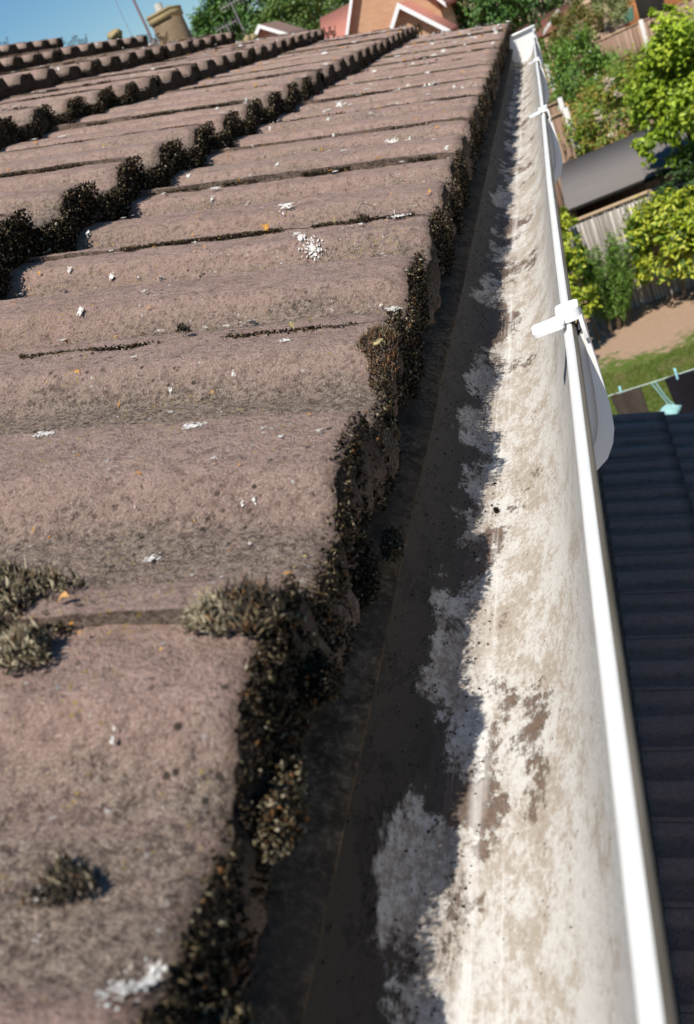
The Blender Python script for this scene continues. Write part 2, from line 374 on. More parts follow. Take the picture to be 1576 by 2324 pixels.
def add_tile(mb, origin, u, n, ydir, width, length, dy, ds, seed, thick, tint, ylo=.0008, lapk=1.0, grad=.55):
    ny = max(6, int(round(width / dy))); ns = max(3, int(round(length / ds)))
    yl = np.linspace(ylo, width + .003, ny + 1); sl_ = np.linspace(0, length, ns + 1)
    Yg, Sg = np.meshgrid(yl, sl_, indexing='ij')
    h = profile(Yg, lapk)
    if origin[0] > -1.2 and origin[2] > -1 and ydir[1] > 0 and width < .31: h = h * worn(Yg + origin[1])
    wx, wy = Sg + seed * .731, Yg + seed * .417
    rough = (fbm(wx * 26, wy * 26, 3, 3) - .5) * .0034 + (fbm(wx * 150, wy * 150, 9, 2) - .5) * .0018 * (dy < .006)
    edge = (fbm(yl * 55 + seed, yl * 0 + seed, 5, 3) - .5) * .007 + (vnoise(yl * 260, yl * 0 + seed, 2) - .5) * .003
    rndnose = np.exp(-Sg / .006) * -.003
    S2 = Sg + edge[:, None] * np.exp(-Sg / .02)
    h = h + rough + rndnose
    P = origin + S2[..., None] * u + h[..., None] * n + Yg[..., None] * ydir
    pan = 1 - np.clip(profile(Yg) / ROLL, 0, 1)
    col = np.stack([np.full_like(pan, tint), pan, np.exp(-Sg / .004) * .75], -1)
    a = (np.arange(ny)[:, None] * (ns + 1) + np.arange(ns)[None, :]).ravel()
    f = np.stack([a, a + 1, a + ns + 2, a + ns + 1], 1)
    mb.add(P.reshape(-1, 3), f, 0, col.reshape(-1, 3))
    # nose face: down from the front edge, then back under
    nn = 5
    q = []
    cc = []
    for k in range(nn + 1):
        t = k / nn
        dd = (vnoise(yl * 120 + seed, yl * 0 + k * 1.7, 4) - .5) * .007 + (vnoise(yl * 420 + seed, yl * 0 + k * 3.1, 7) - .5) * .003
        q.append(P[:, 0] - (t * thick) * n + (.002 * math.sin(math.pi * t) * -1 + dd[:, None] * (0 < k)) * u)
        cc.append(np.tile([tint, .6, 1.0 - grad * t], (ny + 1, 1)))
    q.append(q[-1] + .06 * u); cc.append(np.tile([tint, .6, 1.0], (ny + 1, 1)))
    q = np.stack(q, 0); K = q.shape[0]
    a = (np.arange(K - 1)[:, None] * (ny + 1) + np.arange(ny)[None, :]).ravel()
    mb.add(q.reshape(-1, 3), np.stack([a, a + 1, a + ny + 2, a + ny + 1], 1), 0, np.concatenate(cc))
    # side edge that laps over the neighbour nearer the camera
    jag = (fbm(sl_ * 60, sl_ * 0 + seed, 3, 3) - .5)[:, None] * .003 * ydir
    sd = np.stack([P[0], P[0] - .010 * n + jag], 0); a = np.arange(ns)
    mb.add(sd.reshape(-1, 3), np.stack([a, a + 1, a + ns + 2, a + ns + 1], 1), 0, np.tile([tint, 1, .5], (2 * (ns + 1), 1)))

def lay_roof(mb, ncourse, ylo_k, yhi_k, near=True):
    for i in range(ncourse):
        for k in range(ylo_k, yhi_k):
            y0_ = YJ - .3 + .3 * k
            u, n = tile_frame(TP + random.uniform(-.006, .006))
            o = np.array([X0 - i * G * cp, y0_, Z0 + i * G * sp]) + np.array([random.uniform(-.003, .003), 0, 0]) + n * random.uniform(-.002, .002)
            d = math.hypot(X0 - i * G * cp, y0_ + .15)
            if i <= 1 and y0_ < 1.1: dy, ds = .0025, .005
            elif d < 2.2: dy, ds = .005, .012
            else: dy, ds = .0075, .03
            if y0_ < -.4: dy, ds = .0075, .06
            # skew a hair so the joints are not ruler straight
            yd = np.array([random.uniform(-.006, .006), 1, 0])
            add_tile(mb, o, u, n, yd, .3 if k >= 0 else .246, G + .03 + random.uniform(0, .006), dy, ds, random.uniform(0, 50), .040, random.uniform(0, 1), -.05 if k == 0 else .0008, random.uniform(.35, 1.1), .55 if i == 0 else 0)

house = empty('house', (-2.0, 2.0, -H), 'house whose mossy brown tiled roof and white gutter fill the foreground', 'house')
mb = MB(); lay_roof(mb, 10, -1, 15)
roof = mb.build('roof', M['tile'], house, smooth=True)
mb = MB()                                   # felt under the tiles and the boxed verge
u0, n0 = tile_frame(PIT)
e = np.array([X0, 0, Z0]) + u0 * .03 - n0 * .045; f_ = e + u0 * (10 * G)
mb.add([e + [0, -1, 0], f_ + [0, -1, 0], f_ + [0, YV - .02, 0], e + [0, YV - .02, 0]], [(0, 1, 2, 3)])
mb.build('underlay', M['deck'], roof)
mb = MB()
v0 = [e + [0, YV - .03, .012], f_ + [0, YV - .03, .012], f_ + [0, YV - .03, -.16], e + [0, YV - .03, -.08]]
v1 = [p + np.array([0, .018, 0]) for p in v0]
mb.add(v0 + v1, [(0, 1, 2, 3), (7, 6, 5, 4), (0, 4, 5, 1), (1, 5, 6, 2), (2, 6, 7, 3), (3, 7, 4, 0)])
mb.build('verge_board', M['concrete'], roof)
mb = MB()
mb.box((-.45 - .1, -1, -H), (-.45, YV - .1, -.30)); mb.box((-3.8, YV - .2, -H), (-.55, YV - .1, -.30))
gz = [(-.45, -.30), (-3.6, -.30), (-3.6, .9)]
mb.prism(gz, 'y', YV - .198, YV - .102)
mb.build('wall', M['brick_house'], house)
mb = MB(); mb.box((-.185, -1, -.40), (-.170, YV - .03, -.205)); mb.build('fascia', M['white'], house)
mb = MB(); mb.box((-.45, -1, -.405), (-.176, YV - .03, -.393)); mb.build('soffit', M['white'], house)
mb = MB()
ys = np.arange(-1, YV - .04, .02); wob = (vnoise(ys * 9, ys * 0, 8) - .5) * .0035 + (vnoise(ys * 2, ys * 0, 3) - .5) * .004
rows = []
for (x_, z_, k_) in ((-.26, -.150, 0), (-.172, -.1885, .4), (-.150, -.2035, .8), (-.1385, -.2115, 1), (-.1392, -.2135, 1), (-.16, -.20, .6)):
    rows.append(np.stack([x_ + wob * k_, ys, z_ + wob * k_], 1))
rows = np.stack(rows); nY = len(ys); a = (np.arange(5)[:, None] * nY + np.arange(nY - 1)[None, :]).ravel()
mb.add(rows.reshape(-1, 3), np.stack([a, a + nY, a + nY + 1, a + 1], 1))
mb.build('eaves_tray', M['tray'], house)

# ------------------------------------------------------------ gutter
GY0, GY1 = -1.0, 4.02
cxg, zg, ag, bg = -.0975, -.1765, .0603, .092
def gutter_curve(off=0.0, n=44, t0=0.0, t1=math.pi):
    return [(cxg + (ag - off) * math.cos(t0 + (t1 - t0) * k / n), zg - (bg - off) * (math.sin(t0 + (t1 - t0) * k / n)) ** .86) for k in range(n + 1)]
kp = np.array([(-.0372, -.1765), (-.0405, -.190), (-.0465, -.209), (-.0545, -.229), (-.0640, -.246), (-.0760, -.258), (-.0900, -.2655), (-.1050, -.268), (-.1200, -.2655), (-.1340, -.256), (-.1450, -.240), (-.1520, -.222), (-.1550, -.207)])
def catmull(P, n=5):
    P = np.vstack([2 * P[0] - P[1], P, 2 * P[-1] - P[-2]]); o = []
    for i in range(1, len(P) - 2):
        for k in range(n):
            t = k / n; o.append(.5 * (2 * P[i] + (P[i + 1] - P[i - 1]) * t + (2 * P[i - 1] - 5 * P[i] + 4 * P[i + 1] - P[i + 2]) * t * t + (3 * P[i] - P[i - 1] - 3 * P[i + 1] + P[i + 2]) * t ** 3))
    o.append(P[-2]); return np.array(o)
inner = catmull(kp)
tn = np.gradient(inner, axis=0); tn /= np.linalg.norm(tn, axis=1, keepdims=True)
outer = inner + np.stack([-tn[:, 1], tn[:, 0]], 1) * .0025
if outer[len(outer) // 2, 1] > inner[len(inner) // 2, 1]: outer = inner - (outer - inner)
gys = np.concatenate([np.arange(GY0, .1, .1), np.arange(.1, 1.6, .02), np.arange(1.6, GY1, .06), [GY1]])
def bend(y): return float(np.interp(y, [.12, .3, .5, .7, 1, 1.5, 2, 3, 4], [0, -.001, -.0013, -.003, -.0048, -.0052, -.007, -.012, -.014]))   # the run is not quite straight
def sweep(mb, prof, mat=0, wobble=.0):
    prof = np.array(prof); nP = len(prof); V = []; arc = np.concatenate([[0], np.cumsum(np.linalg.norm(np.diff(prof, axis=0), axis=1))])
    for y in gys:
        w_ = (vnoise(y * 1.7, 0, 4) - .5) * wobble + bend(y)
        V.append(np.stack([prof[:, 0] + w_, np.full(nP, y), prof[:, 1]], 1))
    V = np.stack(V); a = (np.arange(len(gys) - 1)[:, None] * nP + np.arange(nP - 1)[None, :]).ravel()
    mb.add(V.reshape(-1, 3), np.stack([a, a + 1, a + nP + 1, a + nP], 1), mat, np.tile(np.stack([arc, arc * 0, arc * 0], 1), (len(gys), 1)))
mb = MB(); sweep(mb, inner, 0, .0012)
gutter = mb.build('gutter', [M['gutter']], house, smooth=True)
mb = MB(); sweep(mb, outer, 0, .0012)
mb.build('outer_shell', M['pvc'], gutter, smooth=True)
# the rolled front rim: a flat white top, a rounded grimy outer face
lx, lz = -.0372, -.1765
mb = MB()
M['rim'] = plain('weathered_white_rim', (.70, .685, .64), .45, .4, .12, 45)
sweep(mb, [(lx - .0016, lz - .0012), (lx - .0004, lz - .0001), (lx + .0008, lz + .0003), (lx + .0020, lz + .0005), (lx + .0028, lz + .0003), (lx + .0037, lz - .0005)], 0, .0012)
sweep(mb, [(lx + .0037, lz - .0005), (lx + .0048, lz - .0020), (lx + .0055, lz - .0044), (lx + .0050, lz - .0070), (lx + .0042, lz - .0090), (lx + .0016, lz - .010)], 1, .0012)
mb.build('front_rim', [M['rim'], M['grime']], gutter)
mb = MB(); bx_, bz_ = inner[-1]; sweep(mb, [(bx_ + .0002, bz_ - .001), (bx_ - .001, bz_ + .001), (bx_ - .0035, bz_ + .0005), (bx_ - .004, bz_ - .005)]); mb.build('back_rim', M['pvc'], gutter, smooth=True)
# stop end: a slightly cupped plate with a rim
mb = MB()
o_ = gutter_curve(-.007, 30); mb.prism(o_ + [(cxg - ag - .006, zg + .010), (cxg + ag + .006, zg + .010)], 'y', GY1 - .004, GY1 + .004)
for k in range(len(o_) - 1):
    (xa, za), (xb, zb) = o_[k], o_[k + 1]
    mb.box((min(xa, xb) - .0012, GY1 - .035, min(za, zb) - .0012), (max(xa, xb) + .0012, GY1 - .0042, max(za, zb) + .0012))
mb.box((cxg - ag - .007, GY1 - .012, zg + .004), (cxg + ag + .010, GY1 - .0041, zg + .0125))
mb.v = [v + np.array([bend(GY1), 0, 0]) for v in mb.v]; mb.build('stop_end', M['pvc'], gutter)

def rounded(pts, r=.003, n=3):
    out = []
    L = len(pts)
    for i in range(L):
        p = Vector(pts[i]); a = (Vector(pts[i - 1]) - p); b = (Vector(pts[(i + 1) % L]) - p)
        rr = min(r, a.length * .45, b.length * .45); pa = p + a.normalized() * rr; pb = p + b.normalized() * rr
        for k in range(n + 1):
            t = k / n; out.append(tuple((1 - t) ** 2 * pa + 2 * t * (1 - t) * p + t * t * pb))
    return out
def bracket_mesh(name):
    """modelled round y = 0: the arm hangs outside the gutter, the clip hooks over the rim"""
    mb = MB()
    # arm: plate facing along the gutter, with a raised outer flange
    outp = [(-.0290, -.1700), (-.0284, -.185), (-.0284, -.205), (-.0288, -.222), (-.0297, -.240), (-.0311, -.2501), (-.0348, -.2600), (-.0409, -.2690), (-.0519, -.2765), (-.068, -.2835), (-.0975, -.2870), (-.128, -.282), (-.150, -.262), (-.160, -.23), (-.163, -.19)]
    cx_, cz_ = -.0975, -.20
    inn = []
    for (x_, z_) in outp:
        d = math.hypot(x_ - cx_, z_ - cz_); inn.append((x_, z_))
    sh = outer + (outer - inner) * .5
    def near(p): 
        k = int(np.argmin((sh[:, 0] - p[0]) ** 2 + (sh[:, 1] - p[1]) ** 2)); return (float(sh[k, 0]), float(sh[k, 1]))
    innr = [(-.0342, -.1865)] + [near(o) for o in outp[1:]]
    V = []; F = []
    n = len(outp)
    def ring(y, A, B):
        base = len(V); V.extend([(x_, y, z_) for x_, z_ in A] + [(x_, y, z_) for x_, z_ in B]); return base
    mid = [((o[0] * .62 + i_[0] * .38), (o[1] * .62 + i_[1] * .38)) for o, i_ in zip(outp, innr)]
    # web (thin) and flange (wide)
    for (A, B, ya, yb) in ((mid, innr, .0045, .0085), (outp, mid, 0, .013)):
        b0 = ring(ya, A, B); b1 = ring(yb, A, B)
        for k in range(n - 1):
            F.append((b0 + k, b0 + k + 1, b0 + n + k + 1, b0 + n + k)); F.append((b1 + n + k, b1 + n + k + 1, b1 + k + 1, b1 + k))
            F.append((b0 + k, b1 + k, b1 + k + 1, b0 + k + 1)); F.append((b0 + n + k + 1, b1 + n + k + 1, b1 + n + k, b0 + n + k))
        F.append((b0, b0 + n, b1 + n, b1))
    mb.add(V, F)
    # clip: block over the rim
    o = rounded([(-.0425, -.003), (-.0286, -.003), (-.0286, .016), (-.0425, .016)], .004)
    mb.prism(o, 'z', -.1772 + .002, -.1685)
    mb.box((-.0305, -.003, -.188), (-.0282, .0145, -.1745))
    # tab reaching inwards, tipped slightly down
    tb = rounded([(-.0385, -.0135), (-.0575, -.0105), (-.0585, .0095), (-.0470, .0075), (-.0385, .0095)], .0035)
    nT = len(tb)
    top = [(x_, y_ - .002, -.1712 + (x_ + .0385) * .06) for x_, y_ in tb]; bot = [(a_, b_, c_ - .0022) for a_, b_, c_ in top]
    cen = [(-.048, 0, -.1717), (-.048, 0, -.1739)]
    mb.add(top + [cen[0]], [(k, (k + 1) % nT, nT) for k in range(nT)]); mb.add(bot + [cen[1]], [((k + 1) % nT, k, nT) for k in range(nT)])
    mb.add(top + bot, [(k, nT + k, nT + (k + 1) % nT, (k + 1) % nT) for k in range(nT)])
    return mb
for k, yb in enumerate((-.451, .549, 1.53, 2.48, 3.42)):
    mb = bracket_mesh('bracket'); mb.v = [v + np.array([bend(yb) - bend(.549), yb, 0]) for v in mb.v]
    b = mb.build('bracket', M['pvc'], gutter)
    bv = b.modifiers.new('bevel', 'BEVEL'); bv.width = .0007; bv.segments = 2; bv.limit_method = 'ANGLE'; bv.angle_limit = R(50)

# ------------------------------------------------------------ moss, lichen, grit
def crumbs(mb, P, size, col, up=None, flat=1.0, blade=False):
    """one small crumpled tetrahedral flake per point"""
    n = len(P); size = np.broadcast_to(size, (n,))
    a = rng.normal(size=(n, 4, 3)); a /= np.linalg.norm(a, axis=2, keepdims=True)
    a *= size[:, None, None] * rng.uniform(.6, 1.2, (n, 4, 1))
    if blade:       # stretch one corner upwards
        a[:, :3] *= .45; a[:, 3] = (up + rng.normal(0, .75, (n, 3))) * (size * 1.5)[:, None]
    V = P[:, None, :] + a
    b = np.arange(n)[:, None] * 4
    F = np.concatenate([b + np.array([[0, 1, 2]]), b + np.array([[0, 3, 1]]), b + np.array([[1, 3, 2]]), b + np.array([[2, 3, 0]])], 0)
    cc = np.repeat(col[:, None, :], 4, 1)
    if blade: cc[:, 3] = np.minimum(1, cc[:, 3] * 1.5 + .02)
    mb.add(V.reshape(-1, 3), F, 0, cc.reshape(-1, 3))
PAL = np.array([(.013, .011, .009), (.024, .019, .014), (.042, .032, .022), (.075, .055, .034), (.11, .085, .045), (.17, .14, .085), (.30, .26, .18), (.14, .07, .03)])
def pick(n, p): p = np.array(p, float); return PAL[rng.choice(len(PAL), n, p=p / p.sum())] * rng.uniform(.7, 1.25, (n, 1))
DARK = [30, 30, 16, 8, 5, 3, 1.5, 2.5]
U, NN = tile_frame(TP)

def nose_moss(i, y0_, y1_, dens, size, outw, down, thick_p=1.0, pal=DARK, gate=.35, seed=0, top=.006):
    mb = MB(); n = int(dens * (y1_ - y0_)); 
    y = rng.uniform(y0_, y1_, n); g_ = fbm(y * 22, y * 0 + i * 3.3 + seed, 11, 3); k = g_ + rng.uniform(-.12, .12, n) > gate; y = y[k]; g_ = g_[k]; n = len(y)
    h = roof_h(y) - rng.uniform(-top, down, n); amp = outw * (.65 + .7 * np.clip(g_ - gate + .2, 0, 1))
    s_ = -rng.uniform(0, 1, n) ** .8 * amp + .002
    crumbs(mb, roof_pos(i, s_, y, h), rng.uniform(.6, 1.5, n) * size, pick(n, pal)); return mb
# the eave: thick near the camera
mbm = nose_moss(0, .02, 1.3, 30000, .0014, .0085, .046, gate=.41, top=.0005, pal=[18, 22, 20, 16, 10, 7, 4, 4])
m4 = nose_moss(0, -.02, .24, 20000, .0013, .0055, .040, gate=.34, top=-.003, pal=[34, 30, 18, 9, 4, 2, 1.5, 3], seed=4)
for v_, c_, (f__, _) in zip(m4.v, m4.cols, m4.f): mbm.add(v_, f__, 0, c_)
tag(mbm.build('moss', M['moss']), 'dark crumbly moss hanging along the front edge of the lowest row of roof tiles', 'moss', kind='stuff')
mbm = nose_moss(0, 1.3, YV - .1, 9000, .0018, .008, .042, gate=.40, top=.001, pal=[16, 20, 18, 14, 10, 6, 2, 5])
for i in range(1, 10):
    far = i > 2
    yy = .1 if i < 3 else .4
    mb2 = nose_moss(i, yy, 2.2, 16000 if not far else 5000, .0021 if not far else .0024, (.011 if i < 3 else .007), .038, gate=.26, pal=[24, 24, 18, 12, 8, 8, 8, 3], top=-.001)
    mb3 = nose_moss(i, 2.2, YV - .05, 4200, (.0019), .005, .032, gate=.34, pal=[26, 28, 16, 10, 6, 4, 2, 1.5], top=.001)
    for q_ in (mb2, mb3):
        for v_, c_, (f__, _) in zip(q_.v, q_.cols, q_.f): mbm.add(v_, f__, 0, c_)
# moss that fills the joints between tiles
for i in range(0, 6):
    for k in range(0, 15):
        yj = YJ + .3 * k
        for (sa, sb) in [(random.uniform(0, .12), random.uniform(.15, .39)) for _ in range(2)]:
            if sb < sa: continue
            n = int((sb - sa) * (7000 if yj < 1.3 else 2200)); s_ = rng.uniform(sa, sb, n); kk = fbm(s_ * 24, s_ * 0 + k + i * 7, 2, 3) > random.uniform(.40, .58); s_ = s_[kk]; n = len(s_)
            if n < 3: continue
            y = yj - .0012 - np.abs(rng.normal(0, .0020, n)); h = roof_h(y) + rng.uniform(-.001, .0032, n) * rng.uniform(.3, 1.3)
            crumbs(mbm, roof_pos(i, s_, y, h), rng.uniform(.5, 1.3, n) * (.0013 if yj < 1.3 else .0022), pick(n, [20, 20, 16, 12, 6, 5, 3, 8]))
tag(mbm.build('moss', M['moss']), 'black moss along the stepped edges and joints of the upper rows of roof tiles', 'moss', kind='stuff')

def cushion(i, s0, y0_, rs, ry, hh, n, size, pal, label, blade=True, group=None, base_h=None):
    mb = MB(); t = rng.uniform(0, 2 * math.pi, n); r = np.sqrt(rng.uniform(0, 1, n)); lump = .55 + .9 * vnoise(np.cos(t) * 2 + 5 + s0 * 90, np.sin(t) * 2 + 5, 6)
    ss = s0 + rs * r * np.cos(t) * lump; yy = y0_ + ry * r * np.sin(t) * lump
    bump_ = .55 + .9 * vnoise(ss * 160, yy * 160, 21)
    h = (roof_h(yy) if base_h is None else base_h) + hh * np.sqrt(np.clip(1 - r * r, 0, 1)) * bump_ * rng.uniform(.35, 1, n)
    crumbs(mb, roof_pos(i, ss, yy, h), rng.uniform(.6, 1.4, n) * size, pick(n, pal), up=NN, blade=blade)
    o = mb.build('moss_cushion', M['moss']); tag(o, label, 'moss', group); return o
GC = 'moss cushions growing on the roof tiles'
PALE = [3, 5, 8, 10, 14, 22, 34, 4]
cushion(0, .100, .256, .020, .022, .010, 2600, .0016, [10, 16, 14, 10, 12, 22, 26, 2], 'round moss cushion with pale tips at the left edge, above the darker pair', group=GC)
cushion(0, .094, .228, .016, .011, .007, 1300, .0015, [20, 24, 16, 10, 6, 2, 1, 8], 'dark brown moss cushion at the left edge just below the round one', group=GC)
cushion(0, .078, .221, .010, .009, .008, 1000, .0015, PALE, 'pale straw moss tuft beside the dark brown cushion at the left edge', group=GC)
cushion(0, .018, .233, .0085, .006, .008, 900, .0014, [1, 2, 3, 6, 14, 30, 50, 1], 'pale cream moss tuft on the joint beside the lowest tile corner', group=GC)
cushion(0, .006, .237, .010, .0085, .006, 1500, .0015, [22, 22, 16, 12, 8, 4, 2, 9], 'dark moss lump spilling over the lowest tile corner beside the cream tuft', group=GC)
cushion(0, .037, .147, .008, .007, .004, 500, .0014, [20, 22, 16, 10, 6, 4, 3, 3], 'small dark moss blob near the bottom left touching a white dropping', group=GC)
cushion(1, -.006, .62, .018, .018, .018, 1500, .0022, [24, 26, 12, 8, 8, 8, 8, 3], 'grey speckled moss ball on the second row of tiles at the left edge', group=GC)
cushion(0, .13, .545, .004, .004, .005, 160, .0012, DARK, 'tiny black moss tuft on the pan of the third tile up', group=GC)
cushion(0, .001, .500, .009, .020, .005, 1300, .0014, [8, 12, 10, 12, 12, 4, 2, 26], 'rusty orange brown moss clump on the eave edge under the tile joint', group=GC)
cushion(0, .06, .83, .006, .005, .005, 200, .0014, [16, 20, 12, 8, 4, 2, 1, 10], 'little brown moss tuft midway up the eave tiles', group=GC)
# moss clumps that hang in the dark gap between tiles and tray
def clump(P, r, n, size, pal, label, cat='moss'):
    mb = MB(); d = rng.normal(size=(n, 3)); d /= np.linalg.norm(d, axis=1, keepdims=True); d *= rng.uniform(.2, 1, (n, 1)) ** .4
    lump = .7 + .6 * vnoise(d[:, 0] * 3 + 4, d[:, 1] * 3 + d[:, 2] * 2 + 4, 31)
    crumbs(mb, np.array(P) + d * np.array(r) * lump[:, None], rng.uniform(.6, 1.4, n) * size, pick(n, pal)); o = mb.build('moss_clump', M['moss']); return tag(o, label, cat, 'moss clumps under the eave edge')
clump((-.1350, .190, -.172), (.005, .020, .008), 1600, .0014, [6, 8, 10, 12, 16, 20, 12, 12], 'olive and pink brown moss clump hanging below the nearest tile edge')
clump((-.1450, .345, -.188), (.008, .026, .012), 2200, .0012, [30, 30, 20, 12, 6, 3, 1, 2], 'black moss clump standing for the shade in the gap under the broken tile edge')  # clump enlarged; its black stands for the deep shade of the hole
clump((-.1360, .380, -.196), (.005, .014, .006), 900, .0012, [3, 6, 10, 20, 26, 14, 4, 2], 'green tinged moss tuft resting on the dusty tray edge')
clump((-.134, .245, -.168), (.007, .013, .007), 1200, .0013, [20, 24, 20, 16, 8, 4, 1, 6], 'stringy dark brown moss under the corner of the lowest tile joint')
clump((-.135, .120, -.175), (.006, .012, .008), 900, .0014, [10, 12, 12, 14, 16, 14, 6, 8], 'olive moss nub at the bottom of the photo under the nearest tile')
clump((-.1135, .520, -.2655), (.0016, .0026, .0016), 120, .0009, [10, 16, 14, 12, 6, 0, 0, 6], 'tiny brown crumb of moss lying on the sunlit gutter floor')

# lichen crusts and droppings: thin flakes lying on the tiles
def flakes(spots, name, label, pal, cat):
    mb = MB()
    for (i, s0, y0_, rs, ry) in spots:
        nf = max(3, int(160 * min(1, (rs * ry) / 3e-5)) + 4) if rs > .0016 else 3
        for _ in range(min(nf, 130)):
            a_ = random.uniform(0, 6.283); r_ = abs(random.gauss(0, .62))
            cs, cy_ = s0 + rs * r_ * math.cos(a_) * .8, y0_ + ry * r_ * math.sin(a_) * .8
            k = random.randint(5, 8); fr = min(rs, ry, .0028 + .002 * y0_) * (random.uniform(.25, .6) if rs <= .0016 else random.uniform(.08, .30))
            ang = np.sort(rng.uniform(0, 2 * math.pi, k)); rr = fr * rng.uniform(.5, 1.25, k)
            ss = np.append(cs + rr * np.cos(ang), cs); yy = np.append(cy_ + rr * np.sin(ang), cy_)
            hh = roof_h(yy) + .0018; hh[-1] += min(.0012, fr * .35)
            P = roof_pos(i, ss, yy, hh); mb.add(P, [(k, j, (j + 1) % k) for j in range(k)], 0, np.array(pal[random.randrange(len(pal))]) * random.uniform(.85, 1.1))
    return tag(mb.build(name, M['crust']), label, cat, kind='stuff')
WH = [(.55, .53, .49), (.66, .65, .61), (.44, .41, .36)]
white = [(0, .071, .308, .003, .0034), (0, .039, .265, .0022, .0028), (0, .041, .262, .0014, .002), (0, .013, .265, .0026, .0024), (0, .074, .263, .002, .002),
         (0, .029, .377, .002, .0022), (0, .008, .117, .0065, .0055), (0, .003, .121, .003, .005), (0, .041, .146, .003, .004), (0, .036, .131, .0014, .0018), (0, -.002, .548, .005, .008), (0, .034, .339, .0018, .002),
         (0, .039, .338, .0012, .0016), (0, .043, .409, .0016, .0014), (0, .078, .399, .007, .004), (0, .158, .404, .006, .004), (0, .058, .516, .004, .003), (0, .217, .556, .003, .004),
         (0, .09, .56, .004, .004), (0, .29, 1.035, .007, .006), (0, .03, .83, .010, .007), (0, .11, .80, .004, .005)]
for _ in range(2300):
    i = random.choice([0, 0, 0, 0, 1, 1, 2, 3, 4, 5]); y_ = random.uniform(.1, 4.5); sz = (.0005 + .0016 * random.random() ** 2.2) * (1 + .85 * y_); 
    if i == 0 and y_ < .5: sz *= .8
    white.append((i, random.uniform(.005, .37), y_, sz, sz * random.uniform(.6, 1.4)))
for _ in range(60):
    y_ = random.uniform(.6, 4.4); sz = random.uniform(.004, .010); white.append((random.choice([0, 0, 1, 1, 2, 3]), random.uniform(.01, .36), y_, sz * 1.3, sz))
for _ in range(40): white.append((0, random.uniform(0, .3), random.uniform(.1, .8), random.uniform(.0005, .0011), random.uniform(.0005, .0011)))
flakes(white, 'lichen', 'white lichen crusts and bird droppings spotted over the roof tiles', WH, 'lichen')
OR = [(.50, .23, .05), (.44, .18, .04), (.52, .32, .08)]
orange = [(0, .185, .500, .006, .0025), (0, .217, .560, .003, .003), (0, .089, .285, .003, .0035), (0, .127, .330, .0016, .0022), (0, .05, .60, .003, .003), (0, .06, .577, .0026, .003), (0, .035, .574, .002, .002), (0, .15, .84, .005, .008)]
for _ in range(1400):
    i = random.choice([0, 0, 0, 1, 1, 2, 3]); y_ = random.uniform(.12, 4.2); sz = random.uniform(.0005, .0017) * (1 + .7 * y_); orange.append((i, random.uniform(.005, .37), y_, sz, sz * random.uniform(.6, 1.3)))
flakes(orange, 'lichen', 'small bright orange lichen spots scattered over the roof tiles', OR, 'lichen')
YL = [(.42, .34, .09), (.36, .31, .12), (.48, .40, .14)]
yel = [(0, .050, .277, .0026, .003), (0, .064, .422, .006, .006)]
for _ in range(160):
    y_ = .12 + abs(random.gauss(0, .8)); yb_ = YJ + .3 * math.floor((y_ - YJ) / .3) + random.choice([.02, .17]) + random.gauss(0, .02)
    sz = random.uniform(.0006, .0014) * (1 + .5 * y_); yel.append((0, random.uniform(.005, .36), yb_, sz, sz))
flakes(yel, 'lichen', 'dull yellow lichen flecks gathered in the hollows of the roof tiles', YL, 'lichen')
# grit and dead moss lying in the back of the gutter and on the tray
def floor_z(x): 
    return np.interp(x, inner[::-1, 0], inner[::-1, 1])
mb = MB(); n = 2600; x = rng.uniform(-.150, -.112, n); y = .1 + np.abs(rng.uniform(0, 1, n)) ** 1.6 * 3.8
keep = fbm(x * 60, y * 16, 5, 3) + (-.112 - x) * 9 > .52; x, y = x[keep], y[keep]; n = len(x)
P = np.stack([x, y, floor_z(x) + .0004], 1); crumbs(mb, P, rng.uniform(.0004, .0011, n) * (1 + y * .3), pick(n, [10, 16, 18, 14, 8, 2, 1, 2]))
n = 260; x = rng.uniform(-.112, -.045, n); y = .12 + rng.uniform(0, 1, n) ** 1.4 * 3.6
P = np.stack([x, y, floor_z(x) + .0003], 1); crumbs(mb, P, rng.uniform(.0003, .0009, n) * (1 + y * .3), pick(n, [4, 8, 14, 14, 8, 2, 1, 6]))
tag(mb.build('grit', M['moss']), 'dark grit and moss crumbs washed along the shaded side of the gutter', 'grit', kind='stuff')
# small loose things near the tile edge
mb = MB(); t = np.linspace(0, 4 * math.pi, 60); rr = np.linspace(.0035, .0005, 60)
c_ = roof_pos(0, .0005, .4985, float(roof_h(.4985)) + .003)
pts = [(c_[0] + rr[k] * .7 * math.cos(t[k]), c_[1] + rr[k] * math.sin(t[k]), c_[2] + .0022 * k / 60) for k in range(60)]
mb.tube(pts, [max(.0003, r_ * .42) for r_ in rr], 8, 0, (.40, .34, .18)); tag(mb.build('snail_shell', M['crust'], smooth=True), 'small yellowish snail shell lying on the tile edge beside the rusty moss', 'shell')
mb = MB(); c_ = roof_pos(0, .073, .2445, float(roof_h(.2445)) + .002)
pp = [(c_[0] + a_ * .0030, c_[1] + b_ * .0022, c_[2] + d_) for a_, b_, d_ in ((-1, -.2, 0), (-.3, .5, .002), (.6, .3, .003), (1, -.2, .001), (.3, -.6, .0022), (-.4, -.6, .001))]
mb.add(pp, [(0, 4, 1), (1, 4, 2), (2, 4, 3), (0, 5, 4)], 0, (.50, .27, .10)); tag(mb.build('dead_leaf', M['crust']), 'tiny curled tan leaf scrap on the tile above the cream moss tuft', 'leaf')
mb = MB(); c0 = roof_pos(4, .03, YV - .95, .03)
for k in range(3): 
    d = np.array([random.uniform(-.03, .03), random.uniform(-.05, .05), 0]); 
    v = rng.normal(size=(26, 3)); v /= np.linalg.norm(v, axis=1, keepdims=True)
